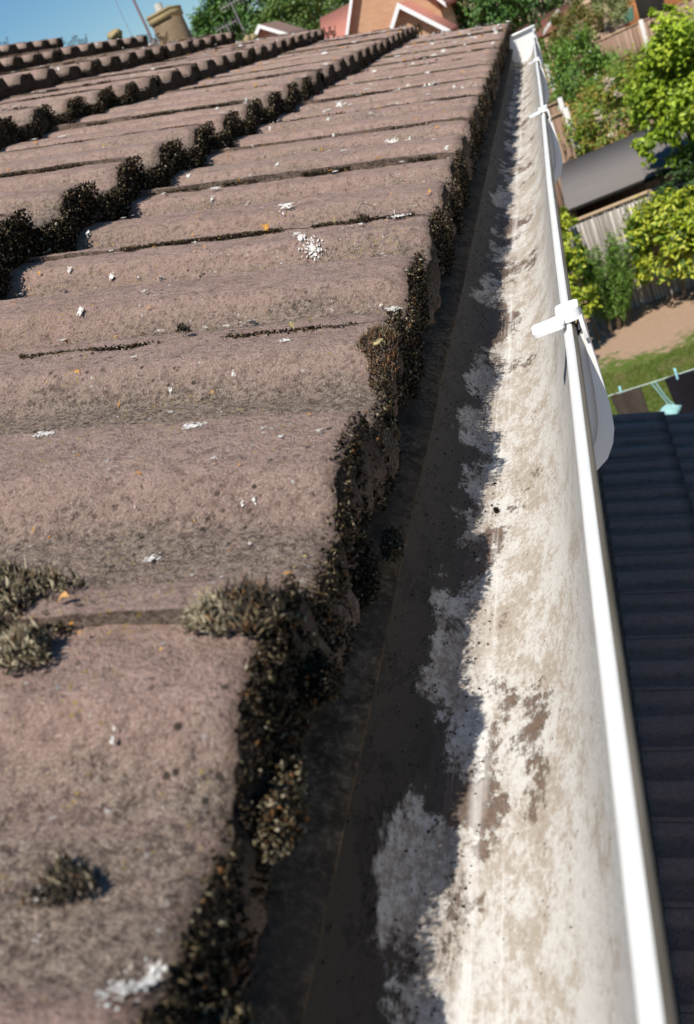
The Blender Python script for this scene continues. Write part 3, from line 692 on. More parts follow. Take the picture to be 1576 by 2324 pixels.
# ------------------------------------------------------------ mortar lumps on the verge
def lump(name, c, r, mat, label, cat):
    mb = MB(); nu, nv = 14, 9; V = []
    for a_ in range(nv + 1):
        for b_ in range(nu):
            th, ph = math.pi * a_ / nv, 2 * math.pi * b_ / nu
            k = .75 + .5 * float(vnoise(math.cos(ph) * 2 + th * 2, math.sin(ph) * 2 + c[0] * 9, 3))
            V.append((c[0] + r[0] * k * math.sin(th) * math.cos(ph), c[1] + r[1] * k * math.sin(th) * math.sin(ph), c[2] + r[2] * k * math.cos(th)))
    F = [(a_ * nu + b_, a_ * nu + (b_ + 1) % nu, (a_ + 1) * nu + (b_ + 1) % nu, (a_ + 1) * nu + b_) for a_ in range(nv) for b_ in range(nu)]
    mb.add(V, F); return tag(mb.build(name, mat, smooth=True), label, cat)
c_ = roof_pos(4, .22, YV - .12, .035); lump('mortar_lump', c_, (.035, .05, .022), M['mortar'], 'lump of yellow crusted mortar on the far roof verge below the chimney', 'mortar')

# ------------------------------------------------------------ lower roof (extension) directly below the gutter
ext = empty('house_extension', (.4, 2.0, -H), 'low brick extension with a dark tiled lean-to roof in the shade of the gutter', 'extension')
LP = R(15.5); LU, LN = np.array([-math.cos(LP), 0, math.sin(LP)]), np.array([math.sin(LP), 0, math.cos(LP)])
mb = MB(); LY1 = 5.02
# nose lines of the courses, x measured from the house wall outwards
base = np.array([-.005, 0, -2.30])
for i in range(-4, 2):
    for k in range(0, 20):
        y0_ = LY1 - .3 * (k + 1)
        if y0_ < -.8: continue
        o = base - (-i) * 0 + np.array([math.cos(R(19)) * G * (-i), 0, -math.sin(R(19)) * G * (-i)]); o = o + np.array([0, y0_, 0])
        add_tile(mb, o, LU, LN, np.array([0, 1, 0]), .3, G + .03, .006, .06, random.uniform(0, 50), .028, random.uniform(0, 1))
lroof = mb.build('roof', M['tile_low'], ext, smooth=True)
mb = MB(); a_ = base + np.array([1.6, 0, -.60]); b_ = base + np.array([-.44, 0, .10])
mb.add([a_ + [0, -.8, 0], a_ + [0, LY1 - .02, 0], b_ + [0, LY1 - .02, 0], b_ + [0, -.8, 0]], [(0, 1, 2, 3)]); mb.build('underlay', M['deck'], lroof)
mb = MB(); mb.box((1.35, -.8, -H), (1.45, LY1 - .12, -2.9)); 
mb.prism([(-.45, -H), (1.45, -H), (1.45, -2.86), (-.45, -2.27)], 'y', LY1 - .14, LY1 - .04)
mb.build('wall', M['brick_house'], ext)
mb = MB(); mb.prism([(-.45, -2.20), (1.52, -2.86), (1.52, -2.98), (-.45, -2.32)], 'y', LY1 - .038, LY1 - .02); mb.build('verge_board', M['white'], ext)

# ------------------------------------------------------------ garden ground
def ground_mat():
    s = N('lawn_and_soil', 1.0, .05); o = s.tc.outputs['Object']; x = s.n('ShaderNodeSeparateXYZ'); s.set(x.inputs[0], o)
    a = s.noise(1.3, 5, .6); b = s.noise(9, 6, .7); c = s.noise(70, 4, .7)
    gr = s.mix(s.ramp(a, [(.35, 0), (.65, 1)]), (.085, .135, .022), (.16, .17, .045)); gr = s.mix(s.ramp(b, [(.5, 0), (.68, .8)]), gr, (.30, .235, .12))
    gr = s.mix(s.math('MULTIPLY', c, .5), gr, (.10, .16, .03))
    so_ = s.mix(b, (.33, .215, .14), (.46, .32, .22)); so_ = s.mix(s.ramp(c, [(.55, 0), (.7, .6)]), so_, (.50, .38, .27))
    yy = s.math('ADD', x.outputs[1], s.math('MULTIPLY', s.math('SUBTRACT', b, .5), 1.7)); yy = s.math('ADD', yy, s.math('MULTIPLY', s.math('SUBTRACT', a, .5), 1.6))
    mr = s.n('ShaderNodeMapRange'); s.set(mr.inputs[0], yy); mr.inputs[1].default_value = 12.95; mr.inputs[2].default_value = 13.3
    col = s.mix(mr.outputs[0], gr, so_)
    pv = s.mix(b, (.20, .18, .16), (.32, .29, .26)); col = s.mix(s.ramp(s.math('MULTIPLY', x.outputs[1], .1), [(.70, 1), (.71, 0)]), col, pv)
    s.col(col); s.bump(s.math('ADD', b, c), .03, .8); return s.m
mb = MB(); xs = np.concatenate([[-400, -120, -40, -12], np.linspace(-6, 8, 40), [14, 40, 120, 400]]); yv = np.concatenate([[-60, -20, -5], np.linspace(0, 44, 80), [60, 100, 200, 500]])
XX, YY = np.meshgrid(xs, yv, indexing='ij'); ZZ = -H + (fbm(XX * .8, YY * .8, 1) - .5) * .08 * (YY < 45)
a = (np.arange(len(xs) - 1)[:, None] * len(yv) + np.arange(len(yv) - 1)[None, :]).ravel()
mb.add(np.stack([XX, YY, ZZ], -1).reshape(-1, 3), np.stack([a, a + len(yv), a + len(yv) + 1, a + 1], 1))
tag(mb.build('ground', ground_mat(), smooth=True), kind='structure')
# grass blades near the clothes line
mb = MB(); n = 42000; x = rng.uniform(-1.2, 2.4, n); y = rng.uniform(9.6, 13.6, n); k = (fbm(x * 1.3, y * 1.3, 40) + (12.8 - y) * .6 > .42); x, y = x[k], y[k]; n = len(x)
P = np.stack([x, y, np.full(n, -H + .0)], 1); w_ = rng.uniform(.003, .006, n); a_ = rng.uniform(0, math.pi, n); hgt = rng.uniform(.025, .06, n)
d = np.stack([np.cos(a_), np.sin(a_), 0 * a_], 1) * w_[:, None]; lean = rng.normal(0, .018, (n, 3)); lean[:, 2] = hgt
V = np.stack([P - d, P + d, P + lean], 1); mix_ = rng.uniform(0, 1, (n, 1)); gc = (1 - mix_) * np.array([.075, .14, .02]) + mix_ * np.array([.20, .22, .05])
dry = fbm(x * 2.2, y * 2.2, 17) > .56; gc[dry] = gc[dry] * .4 + np.array([.28, .22, .11]) * .6
mb.add(V.reshape(-1, 3), np.arange(3 * n).reshape(-1, 3), 0, np.repeat(gc, 3, 0)); tag(mb.build('grass', M['leaf']), 'short sunlit green grass of the garden lawn beyond the washing line', 'grass', kind='stuff')

# ------------------------------------------------------------ foliage
def leaves(mb, P, size, cols, aspect=.45, droop=.0, nrm=None):
    n = len(P); size = np.broadcast_to(size, (n,))
    nr = rng.normal(size=(n, 3)); nr[:, 2] = np.abs(nr[:, 2]) + .35
    if nrm is not None: nr += nrm * 1.1
    nr /= np.linalg.norm(nr, axis=1, keepdims=True)
    t = rng.normal(size=(n, 3)); t[:, 2] -= droop; t -= (t * nr).sum(1, keepdims=True) * nr; t /= np.linalg.norm(t, axis=1, keepdims=True); b = np.cross(nr, t)
    L = size[:, None] * rng.uniform(.7, 1.25, (n, 1)); W = L * aspect
    fold = nr * (L * .12)
    V = np.stack([P - t * L * .5, P - b * W * .5 + fold - t * L * .08, P + t * L * .5, P + b * W * .5 + fold - t * L * .08], 1)
    a = np.arange(n)[:, None] * 4
    F = np.concatenate([a + np.array([[0, 1, 2]]), a + np.array([[0, 2, 3]])], 0)
    mb.add(V.reshape(-1, 3), F, 0, np.repeat(cols, 4, 0))

def crown(c, r, nclump, nleaf, size, pal, aspect=.45, clump_r=.22, shell=.6, seed=0, flat=1.0, lumpy=.35):
    """clumps of leaves spread over an uneven ellipsoid; returns an MB and the clump centres"""
    rg = np.random.default_rng(seed + 100)
    d = rg.normal(size=(nclump, 3)); d /= np.linalg.norm(d, axis=1, keepdims=True); d[:, 2] = np.where(d[:, 2] < -.55, -d[:, 2], d[:, 2])
    rad = shell + (1 - shell) * rg.uniform(0, 1, nclump) ** .6
    lump = 1 + lumpy * (vnoise(d[:, 0] * 2.3 + 7 + seed, d[:, 1] * 2.3 + d[:, 2] * 1.9 + 7, seed) - .5) * 2
    cc = np.array(c) + d * rad[:, None] * lump[:, None] * np.array(r)
    idx = rg.integers(0, nclump, nleaf); off = rg.normal(size=(nleaf, 3)) * .5; off[:, 2] *= flat
    P = cc[idx] + off * clump_r * np.min(r) * rg.uniform(.6, 1.3, (nleaf, 1))
    tone = rg.uniform(0, 1, nclump)[idx] * .55 + rg.uniform(0, 1, nleaf) * .45
    pal = np.array(pal); k = np.clip((tone * len(pal)).astype(int), 0, len(pal) - 1); col = pal[k] * rg.uniform(.8, 1.2, (nleaf, 1))
    nrm = (P - np.array(c)) / np.array(r)
    mb = MB(); leaves(mb, P, size, col, aspect, nrm=nrm); return mb, cc

def plant(name, c, r, base, nclump, nleaf, size, pal, label, cat='shrub', seed=0, trunk=.03, group=None, mat='leaf', extra=None, nlimb=9, **k):
    root = empty(name, (base[0], base[1], base[2]), label, cat, group)
    mb, cc = crown(c, r, nclump, nleaf, size, pal, seed=seed, **k)
    if extra:
        for (c2, r2, n2) in extra:
            m2, cc2 = crown(c2, r2, max(4, int(nclump * n2 / nleaf)), n2, size, pal, seed=seed + n2 % 17, **k)
            for v_, c_, (f__, _) in zip(m2.v, m2.cols, m2.f): mb.add(v_, f__, 0, c_)
    mb.build('crown', M[mat], root)
    tb = MB(); top = np.array(c) + np.array([0, 0, -.1 * r[2]]); b_ = np.array(base, float)
    mid = (b_ + top) / 2 + np.array([random.uniform(-.1, .1) * r[0], random.uniform(-.1, .1) * r[1], 0])
    tb.tube([b_ - [0, 0, .1], mid, top], [trunk, trunk * .75, trunk * .4], 7)
    for q_ in cc[:nlimb]:
        st_ = mid + (top - mid) * random.uniform(-.3, .8); m_ = (st_ + q_) / 2 + np.array([0, 0, -.06 * r[2]])
        tb.tube([st_, m_, q_], [trunk * .4, trunk * .25, trunk * .1], 5)
    tb.build('trunk', M['bark'], root, smooth=True); return root
def ray_x(az_, y): return y * math.tan(R(az_))
def ray_z(el_, az_, y): return math.tan(R(el_)) * y / math.cos(R(az_))
BRIGHT = [(.12, .20, .014), (.22, .32, .02), (.33, .43, .03), (.43, .50, .05)]
MIDG = [(.045, .095, .018), (.08, .16, .025), (.14, .25, .035), (.19, .31, .06)]
YELL = [(.16, .26, .014), (.36, .43, .03), (.50, .53, .05), (.07, .13, .02), (.56, .58, .08)]
DEEP = [(.020, .045, .012), (.03, .065, .016), (.05, .10, .022), (.07, .13, .03)]
OLIVE = [(.15, .18, .065), (.22, .25, .10), (.30, .31, .14), (.12, .15, .05)]
ROSE = [(.08, .15, .02), (.15, .25, .035), (.27, .30, .04), (.36, .24, .06), (.20, .30, .05)]
BRONZE = [(.10, .12, .03), (.17, .16, .045), (.24, .16, .05), (.07, .11, .02)]
# yellow leaved hedge beside the gutter
plant('hedge', (-.68, 14.2, -4.0), (.20, .70, .80), (-.60, 14.2, -H), 90, 6000, .075, YELL, 'narrow yellow green hedge seen just past the white gutter rim', 'hedge', seed=3, aspect=.5, clump_r=.35,
      extra=[((-.76, 13.9, -4.5), (.18, .7, .5), 1600), ((-.54, 14.6, -3.55), (.14, .35, .42), 1100)])
plant('laurel_bush', (.80, 14.65, -4.05), (.68, .42, .60), (.78, 14.8, -H), 140, 4700, .112, YELL, 'rounded bush with glossy yellow edged leaves in front of the reed screen', 'bush', seed=5, aspect=.36, clump_r=.30,
      extra=[((1.10, 14.5, -4.40), (.50, .35, .40), 1300), ((1.0, 14.7, -3.65), (.4, .3, .28), 700)])
# rosemary like upright bush: blades
root = empty('rosemary_bush', (-.28, 14.5, -H), 'feathery dark green upright bush between the hedge and the yellow edged bush', 'bush')
mb = MB(); tb = MB(); n = 8500
st = 46; bx = rng.normal(0, .10, st); by = rng.normal(0, .09, st); tx = bx * 2.6 + rng.normal(0, .05, st); ty = by * 2.2; th_ = rng.uniform(.8, 1.40, st)
k = rng.integers(0, st, n); t = rng.uniform(.22, 1, n)
P = np.stack([-.30 + bx[k] + (tx[k] - bx[k]) * t + t * .22, 14.5 + by[k] + (ty[k] - by[k]) * t, -H + th_[k] * t], 1) + rng.normal(0, .022, (n, 3))
cl = np.array([(.09, .17, .03), (.14, .24, .045), (.19, .30, .06), (.06, .12, .025), (.12, .21, .04), (.16, .26, .05), (.05, .10, .02)])[rng.integers(0, 7, n)] * rng.uniform(1.1, 1.7, (n, 1)); leaves(mb, P, .085, cl, .16); mb.build('crown', M['leaf'], root)
for j in range(0, st, 2): tb.tube([(-.30 + bx[j], 14.5 + by[j], -H - .05), (-.30 + tx[j] + .22, 14.5 + ty[j], -H + th_[j] * .95)], [.012, .004], 5)
tb.build('trunk', M['bark'], root)
# big leafy tree over the shed
plant('leafy_tree', (1.50, 15.2, -2.30), (.66, .8, .92), (1.33, 15.5, -H), 190, 9500, .092, BRIGHT, 'tall bright green leafy tree overhanging the shed roof at the right edge', 'tree', seed=9, trunk=.06, aspect=.55, clump_r=.26, lumpy=.5,
      extra=[((.90, 14.9, -2.72), (.26, .3, .28), 900), ((1.36, 15.1, -1.42), (.09, .2, .28), 380), ((1.50, 15.1, -1.42), (.14, .2, .28), 420), ((1.06, 15.2, -2.3), (.32, .4, .48), 1900), ((1.64, 15.1, -3.2), (.5, .4, .4), 1300)])
plant('dark_shrub', (1.35, 15.0, -3.7), (.6, .4, .7), (1.35, 15.0, -H), 60, 2200, .08, DEEP, 'dark green shrub in the shade under the bright leafy tree', 'shrub', seed=12, clump_r=.3)
# ------------------------------------------------------------ shed and reed screen
shed = empty('garden_shed', (.5, 16.2, -H), 'low garden shed with a dark grey felt roof under the leafy tree', 'shed')
y0_, y1_ = 15.40, 18.15; zf, zb = -3.19, -3.01
mb = MB(); mb.prism([(y0_ - .12, zf), (y1_, zb), (y1_, zb - .05), (y0_ - .12, zf - .05)], 'x', -.52, 2.3); mb.build('roof', M['felt'], shed)
mb = MB(); mb.box((-.52, y0_ - .135, zf - .07), (2.3, y0_ - .121, zf - .012)); mb.build('fascia', M['deck'], shed)
mb = MB(); mb.box((-.45, y0_ + .05, -H), (2.2, y0_ + .10, zf - .24)); mb.box((-.45, y1_ - .1, -H), (2.2, y1_ - .05, zb - .06)); mb.box((-.50, y0_ + .05, -H), (-.4505, y1_ - .05, zf - .06)); mb.build('wall', M['fence'], shed)
mb = MB(); n = 130
xs_ = np.linspace(-.62, 2.2, n)
for j, x_ in enumerate(xs_):
    r_ = random.uniform(.007, .012); top = -3.42 + random.uniform(-.03, .03); mb.tube([(x_, 15.15 + random.uniform(-.01, .01), -H), (x_ + random.uniform(-.012, .012), 15.15, -4.1), (x_ + random.uniform(-.02, .02), 15.15, top)], [r_, r_, r_ * .7], 5)
mb.box((-.62, 15.165, -H), (2.2, 15.175, -3.44))
scr = mb.build('reed_screen', M['reed']); tag(scr, 'grey reed screen standing below the front edge of the shed roof', 'screen')
mb = MB(); mb.box((-.60, 15.23, -3.42), (2.2, 15.29, -3.37)); tag(mb.build('timber_rail', M['timber']), 'pale timber rail along the top of the reed screen', 'rail')
# ------------------------------------------------------------ washing line
LZ, LYY = -3.0, 7.19
line = empty('washing_line', (.2, LYY, LZ), 'pale turquoise washing line stretched across the garden at the right edge', 'washing line')
mb = MB()
def line_z(x): return LZ + .012 * (x - .2) ** 2
pts = [(x_, LYY - .02 * (x_ - .0) * 1.6, line_z(x_)) for x_ in np.linspace(-1.2, 2.2, 40)]; mb.tube(pts, .0045, 6); M['cord'] = plain('turquoise_cord', (.45, .55, .48), .6, .3, .1, 20); mb.build('cord', M['cord'], line)
for x_ in (-1.2, 2.2):
    mb = MB(); mb.tube([(x_, LYY - .032 * x_, -H), (x_, LYY - .032 * x_, LZ + .12)], .022, 10); mb.build('post', M['metal'], line)
def ly(x): return LYY - .032 * x
def cloth(name, x0, x1, drop, col, label, cat, seed, hem=None, notch=0):
    mb = MB(); nu, nv = 30, 34; V = []; 
    for a_ in range(nu + 1):
        for b_ in range(nv + 1):
            u_, v_ = a_ / nu, b_ / nv
            x_ = x0 + (x1 - x0) * (u_ + (.5 - u_) * .10 * v_) + .02 * v_
            fold = .018 * math.sin(u_ * 11 + seed) * (.3 + v_) + .02 * (float(vnoise(u_ * 3, v_ * 2, seed)) - .5)
            dz = drop * v_ * (1 - notch * math.exp(-((u_ - .5) / .06) ** 2) * (v_ > .4)) * (1 + .06 * math.sin(u_ * 7 + seed))
            V.append((x_, ly(x_) + fold - .006, line_z(x_) - dz + .004 * math.sin(u_ * 9)))
    F = [(a_ * (nv + 1) + b_, a_ * (nv + 1) + b_ + 1, (a_ + 1) * (nv + 1) + b_ + 1, (a_ + 1) * (nv + 1) + b_) for a_ in range(nu) for b_ in range(nv)]
    mb.add(V, F, 0, col); o = mb.build(name, cloth_m(col), smooth=True); 
    s_ = o.modifiers.new('solid', 'SOLIDIFY'); s_.thickness = .004
    return tag(o, label, cat)
def cloth_m(c):
    s = N('cloth', .95, .1); f = s.noise(30, 4); s.col(s.mix(f, tuple(v * .8 for v in c), tuple(min(1, v * 1.2) for v in c))); s.bump(s.noise(12, 3), .01, .5); return s.m
cloth('skirt', -.36, -.115, .38, (.075, .060, .048), 'dark olive brown garment pegged at the left end of the washing line', 'garment', 2)
cloth('trousers', .07, .52, .52, (.016, .014, .018), 'black garment hanging on the washing line at the right edge', 'garment', 4, notch=.45)
# turquoise peg bag that hangs from the line by a strap
bag = empty('peg_bag', (.02, ly(.02), LZ - .3), 'pale turquoise mesh peg bag hanging below the washing line between the garments', 'bag')
M['turq'] = plain('turquoise_mesh', (.26, .46, .46), .8, .2, .2, 40)
mb = MB(); mb.tube([(-.03, ly(0) - .01, LZ), (.02, ly(0) - .02, LZ - .14), (.05, ly(0) - .02, LZ - .24)], .006, 6); mb.tube([(.0, ly(0) - .01, LZ), (.04, ly(0) - .02, LZ - .14), (.09, ly(0) - .02, LZ - .25)], .006, 6); mb.build('strap', M['turq'], bag)
mb = MB(); nu, nv = 22, 12; V = []
for a_ in range(nv + 1):
    for b_ in range(nu):
        th, ph = math.pi * a_ / nv, 2 * math.pi * b_ / nu; k = .6 + .8 * float(vnoise(math.cos(ph) * 3 + 3, math.sin(ph) * 3 + th * 3, 8))
        V.append((.055 + .085 * k * math.sin(th) * math.cos(ph), ly(0) - .02 + .05 * k * math.sin(th) * math.sin(ph), LZ - .30 + .075 * k * math.cos(th)))
mb.add(V, [(a_ * nu + b_, a_ * nu + (b_ + 1) % nu, (a_ + 1) * nu + (b_ + 1) % nu, (a_ + 1) * nu + b_) for a_ in range(nv) for b_ in range(nu)]); mb.build('pouch', M['turq'], bag, smooth=True)
M['peg'] = plain('turquoise_plastic', (.35, .68, .74), .4, .4, .05)
def peg(x_, lab):
    mb = MB(); y_ = ly(x_)
    for sgn in (-1, 1):
        mb.prism(rounded([(y_ + sgn * .012, LZ + .052), (y_ + sgn * .005, LZ + .052), (y_ + sgn * .001, LZ - .005), (y_ + sgn * .006, LZ - .038), (y_ + sgn * .011, LZ - .038), (y_ + sgn * .010, LZ)], .002, 2), 'x', x_ - .0075, x_ + .0075)
    mb.tube([(x_ - .009, y_, LZ + .012), (x_ + .009, y_, LZ + .012)], .005, 8)
    tag(mb.build('clothes_peg', M['peg']), lab, 'peg', 'pegs on the washing line')
peg(-.27, 'light blue peg holding the olive brown garment'); peg(.165, 'light blue peg holding the left side of the black garment'); peg(.47, 'light blue peg nearest the right edge on the black garment')

# ------------------------------------------------------------ mid garden: fences and shrubs
def fence_panel(name, x0, x1, y, ztop, zbot, label, group, post_at=None, mat='fence', pw=.05):
    root = empty(name, ((x0 + x1) / 2, y, -H), label, 'fence', group)
    mb = MB(); x = x0
    while x < x1 - .02:
        wd = random.uniform(.12, .15); mb.box((x, y - random.uniform(0, .008), zbot), (min(x + wd - .006, x1), y + .014, ztop - random.uniform(0, .012))); x += wd
    mb.build('boards', M[mat], root)
    mb = MB(); mb.box((x0, y - .03, ztop), (x1, y + .035, ztop + .03)); mb.build('capping', M['timber'], root)
    mb = MB(); mb.box((x0, y - .02, zbot - .16), (x1, y + .03, zbot - .005)); mb.build('gravel_board', M['concrete'], root)
    if post_at is not None:
        mb = MB(); mb.box((post_at - pw, y - .06, -H), (post_at + pw, y + .05, ztop + .07)); mb.build('post', M['concrete'], root)
    return root
FY = 36.0
for j in range(5):
    xa = .40 + (j - 1) * 1.78 + .60; 
    fence_panel('fence', xa - 1.70, xa + .0, FY, -2.78, -4.55, ['brown board fence panel furthest left behind the green shrubs', 'brown board fence panel left of the first pale post', 'brown board fence panel between the two pale posts', 'brown board fence panel right of the second pale post', 'brown board fence panel at the top right corner of the photo'][j], 'fence panels at the bottom of the garden', post_at=xa + .06, pw=.07)
# side fence at the left, seen past the gutter rim
for j, (az0, elt, y_) in enumerate(((-.55, -8.3, 19.2), (-.65, -7.55, 21.5), (-.72, -6.3, 25.0), (-.75, -5.35, 29.0))):
    xr = ray_x(az0, y_); zt = ray_z(elt + .0, az0, y_) + .45
    fence_panel('side_fence', xr - 1.5, xr, y_, zt, -4.7, ['low brown fence panel nearest the shed beside the gutter rim', 'brown fence panel second from the shed beside the gutter rim', 'brown fence panel third from the shed beside the gutter rim', 'farthest brown fence panel beside the gutter rim'][j], 'stepped fence panels beside the gutter rim', post_at=xr + .07)
Y_ = 19.5
plant('rose_bush', (ray_x(1.6, Y_), Y_, -2.90), (.78, .9, .78), (ray_x(1.6, Y_), Y_, -H), 130, 5200, .085, ROSE, 'rose bush with orange tinted new leaves behind the shed roof', 'shrub', seed=21, clump_r=.26,
      extra=[((ray_x(2.9, Y_), Y_ - .3, -2.55), (.42, .6, .55), 1700), ((ray_x(.4, Y_), Y_ - .4, -3.2), (.36, .5, .4), 1300)])
Y_ = 24.0
plant('bushy_tree', (ray_x(.80, Y_), Y_, -2.32), (.76, .9, .74), (ray_x(.9, Y_), Y_, -H), 120, 5600, .10, MIDG, 'dense mid green bushy tree left of the fence panels', 'tree', seed=23, clump_r=.26, lumpy=.45,
      extra=[((ray_x(2.0, Y_), Y_ + .3, -2.45), (.36, .5, .36), 1200), ((ray_x(.2, Y_), Y_ - .2, -2.75), (.42, .5, .35), 1200)])
plant('light_shrub', (ray_x(3.3, 22), 22, -2.75), (.55, .7, .6), (ray_x(3.3, 22), 22, -H), 80, 2600, .085, [(.12, .20, .03), (.19, .28, .05), (.25, .30, .08)], 'light green shrub filling the gap between rose bush and leafy tree', 'shrub', seed=25, clump_r=.3)
plant('bronze_tree', (ray_x(1.35, 32), 32, -1.85), (.62, .8, .50), (ray_x(1.35, 32), 32, -H), 80, 3000, .10, BRONZE, 'bronze tinged small tree behind the mid green tree', 'tree', seed=27, clump_r=.3)
plant('olive_tree', (ray_x(3.0, 42), 42, -2.35), (.95, 1.2, .85), (ray_x(3.0, 42), 42, -H), 90, 4200, .12, OLIVE, 'pale olive green tree rising behind the fence', 'tree', seed=29, clump_r=.3)
plant('conifer_shrub', (ray_x(-.25, 34), 34, -2.9), (.35, .6, .85), (ray_x(-.25, 34), 34, -H), 50, 1500, .10, [(.10, .17, .03), (.14, .20, .04)], 'slim green shrub just beyond the gutter stop end', 'shrub', seed=31, clump_r=.35)
# pale rose flowers
mb = MB()
for (az_, el_, y_) in ((2.05, -6.35, 18.7), (2.15, -6.6, 18.7), (2.35, -6.4, 18.7), (1.95, -6.75, 18.7), (2.4, -7.15, 18.6), (2.55, -7.3, 18.6), (1.55, -9.0, 18.6), (1.2, -8.0, 18.6), (1.15, -7.65, 18.6), (2.9, -8.4, 18.6)):
    c_ = np.array([ray_x(az_, y_), y_, ray_z(el_, az_, y_)]); n = 26; P = c_ + rng.normal(0, .022, (n, 3)); leaves(mb, P, .05, np.tile([.75, .62, .50], (n, 1)) * rng.uniform(.85, 1.1, (n, 1)), .8)
tag(mb.build('roses', M['leaf']), 'cluster of pale cream roses at the top of the rose bush', 'flowers', kind='stuff')
# raised beds and rubbish near the stop end
mb = MB(); x_ = ray_x(.05, 30); mb.box((x_ - .30, 29.6, -H), (x_ + .45, 30.6, -2.35)); o = mb.build('wood_chip_bed', plain('wood_chip', (.50, .30, .14), .95, .1, .4, 14, .03)); tag(o, 'raised bed of orange wood chip beyond the gutter end', 'raised bed')
mb = MB(); x_ = ray_x(.35, 33); 
for j in range(3): mb.box((x_ - .4, 33 + j * .15, -2.05 + j * .07), (x_ + .30, 33.14 + j * .15, -2.00 + j * .07))
mb.box((x_ - .4, 33.5, -H), (x_ + .3, 33.6, -1.9)); tag(mb.build('timber_steps', M['timber']), 'pale stacked timber boards above the wood chip bed', 'timber')
mb = MB(); x_ = ray_x(2.25, 39); 
for j in range(8): mb.box((x_ - .16, 38.9, -2.9 + j * .16), (x_ + .13, 39.0, -2.9 + j * .16 + .14))
mb.box((x_ - .15, 39.0, -H), (x_ + .12, 39.1, -1.6)); tag(mb.build('timber_post', M['timber']), 'slatted pale timber post left of the olive green tree', 'post')

def simple_house(name, x0, x1, y0_, y1_, zb, ze, zr, wall, rmat, label, cat='house', axis='y', barge=True, over=.25, windows=()):
    """gable house: ridge along axis; ends closed with gable walls and white bargeboards"""
    root = empty(name, ((x0 + x1) / 2, (y0_ + y1_) / 2, zb), label, cat)
    mb = MB()
    if axis == 'y':
        xm = (x0 + x1) / 2; mb.prism([(x0, zb), (x1, zb), (x1, ze), (xm, zr), (x0, ze)], 'y', y0_, y1_); mb.build('wall', wall, root)
        k = (zr - ze) / (xm - x0); mb = MB(); t = .12
        for sg in (-1, 1):
            e = xm + sg * (xm - x0 + over); ez = zr - k * abs(e - xm)
            o = [(xm, zr + t), (e, ez + t), (e, ez + .01), (xm, zr + .01)]; mb.prism(o, 'y', y0_ - over, y1_ + over)
        rf = mb.build('roof', rmat, root)
        if barge:
            mb = MB()
            for sg in (-1, 1):
                e = xm + sg * (xm - x0 + over); ez = zr - k * abs(e - xm); mb.prism([(xm, zr + t + .02), (e, ez + t + .02), (e, ez - .04), (xm, zr - .04)], 'y', y0_ - over - .04, y0_ - over - .003)
            mb.build('bargeboard', M['white'], root)
    else:
        ym = (y0_ + y1_) / 2; mb.prism([(y0_, zb), (y1_, zb), (y1_, ze), (ym, zr), (y0_, ze)], 'x', x0, x1); mb.build('wall', wall, root)
        k = (zr - ze) / (ym - y0_); mb = MB(); t = .12
        for sg in (-1, 1):
            e = ym + sg * (ym - y0_ + over); ez = zr - k * abs(e - ym)
            mb.prism([(ym, zr + t), (e, ez + t), (e, ez + .01), (ym, zr + .01)], 'x', x0 - over, x1 + over)
        rf = mb.build('roof', rmat, root)
    for (wx0, wx1, wz0, wz1) in windows:
        mb = MB(); mb.box((wx0, y0_ - .06, wz0), (wx1, y0_ - .003, wz1)); wn = mb.build('window', M['white'], root)
        mb = MB(); mb.box((wx0 + .08, y0_ - .075, wz0 + .08), (wx1 - .08, y0_ - .061, wz1 - .08)); mb.build('pane', M['glass'], wn)
    return root, rf
# neighbour with the leaning chimney
nb, nrf = simple_house('neighbour_house', -12.5, -7.1, 21.2, 27.5, -H, -.6, 1.25, M['brick_red'], M['roof_brown'], 'neighbouring house behind the main roof carrying the stone chimney', axis='x')
mb = MB(); yc = 21.7; xl, xr = ray_x(-19.2, yc), ray_x(-18.05, yc); zt = 2.34
mb.box((xl, yc, .4), (xr, yc + .75, zt)); ch = mb.build('chimney', M['brick_stone'], nrf)
mb = MB(); mb.box((xl - .03, yc - .04, zt), (xr + .04, yc + .79, zt + .06)); mb.box((xl - .03, yc - .03, zt - .12), (xr + .03, yc + .78, zt - .002)); o=mb.build('chimney_cap', M['mortar'], nrf)
mb = MB(); mb.tube([((xl + xr) / 2 - .02, yc + .3, zt + .08), ((xl + xr) / 2 - .02, yc + .3, zt + .22)], [.09, .085], 12); mb.build('chimney_pot', M['concrete'], nrf)
mast = empty('aerial_mast', (xl - .16, yc, 1.4), 'thin brown aerial mast strapped to the left side of the stone chimney', 'mast')
mb = MB(); mb.tube([(xl - .17, yc + .1, 1.3), (xl - .12, yc + .1, 4.2)], .028, 8); mb.build('pole', M['rust'], mast)
mb = MB(); mb.tube([(xl - .24, yc + .1, 1.93), (xl + .02, yc + .1, 1.93)], .022, 6); mb.box((xl - .26, yc + .04, 1.86), (xl - .08, yc + .16, 2.0)); mb.build('clamp', M['metal'], mast)
mb = MB(); mb.tube([(xl - .52, yc, 1.3), (xl - .44, yc, 4.2)], .006, 5); tag(mb.build('aerial_cable', M['metal']), 'very thin dark cable rising beside the aerial mast', 'cable')

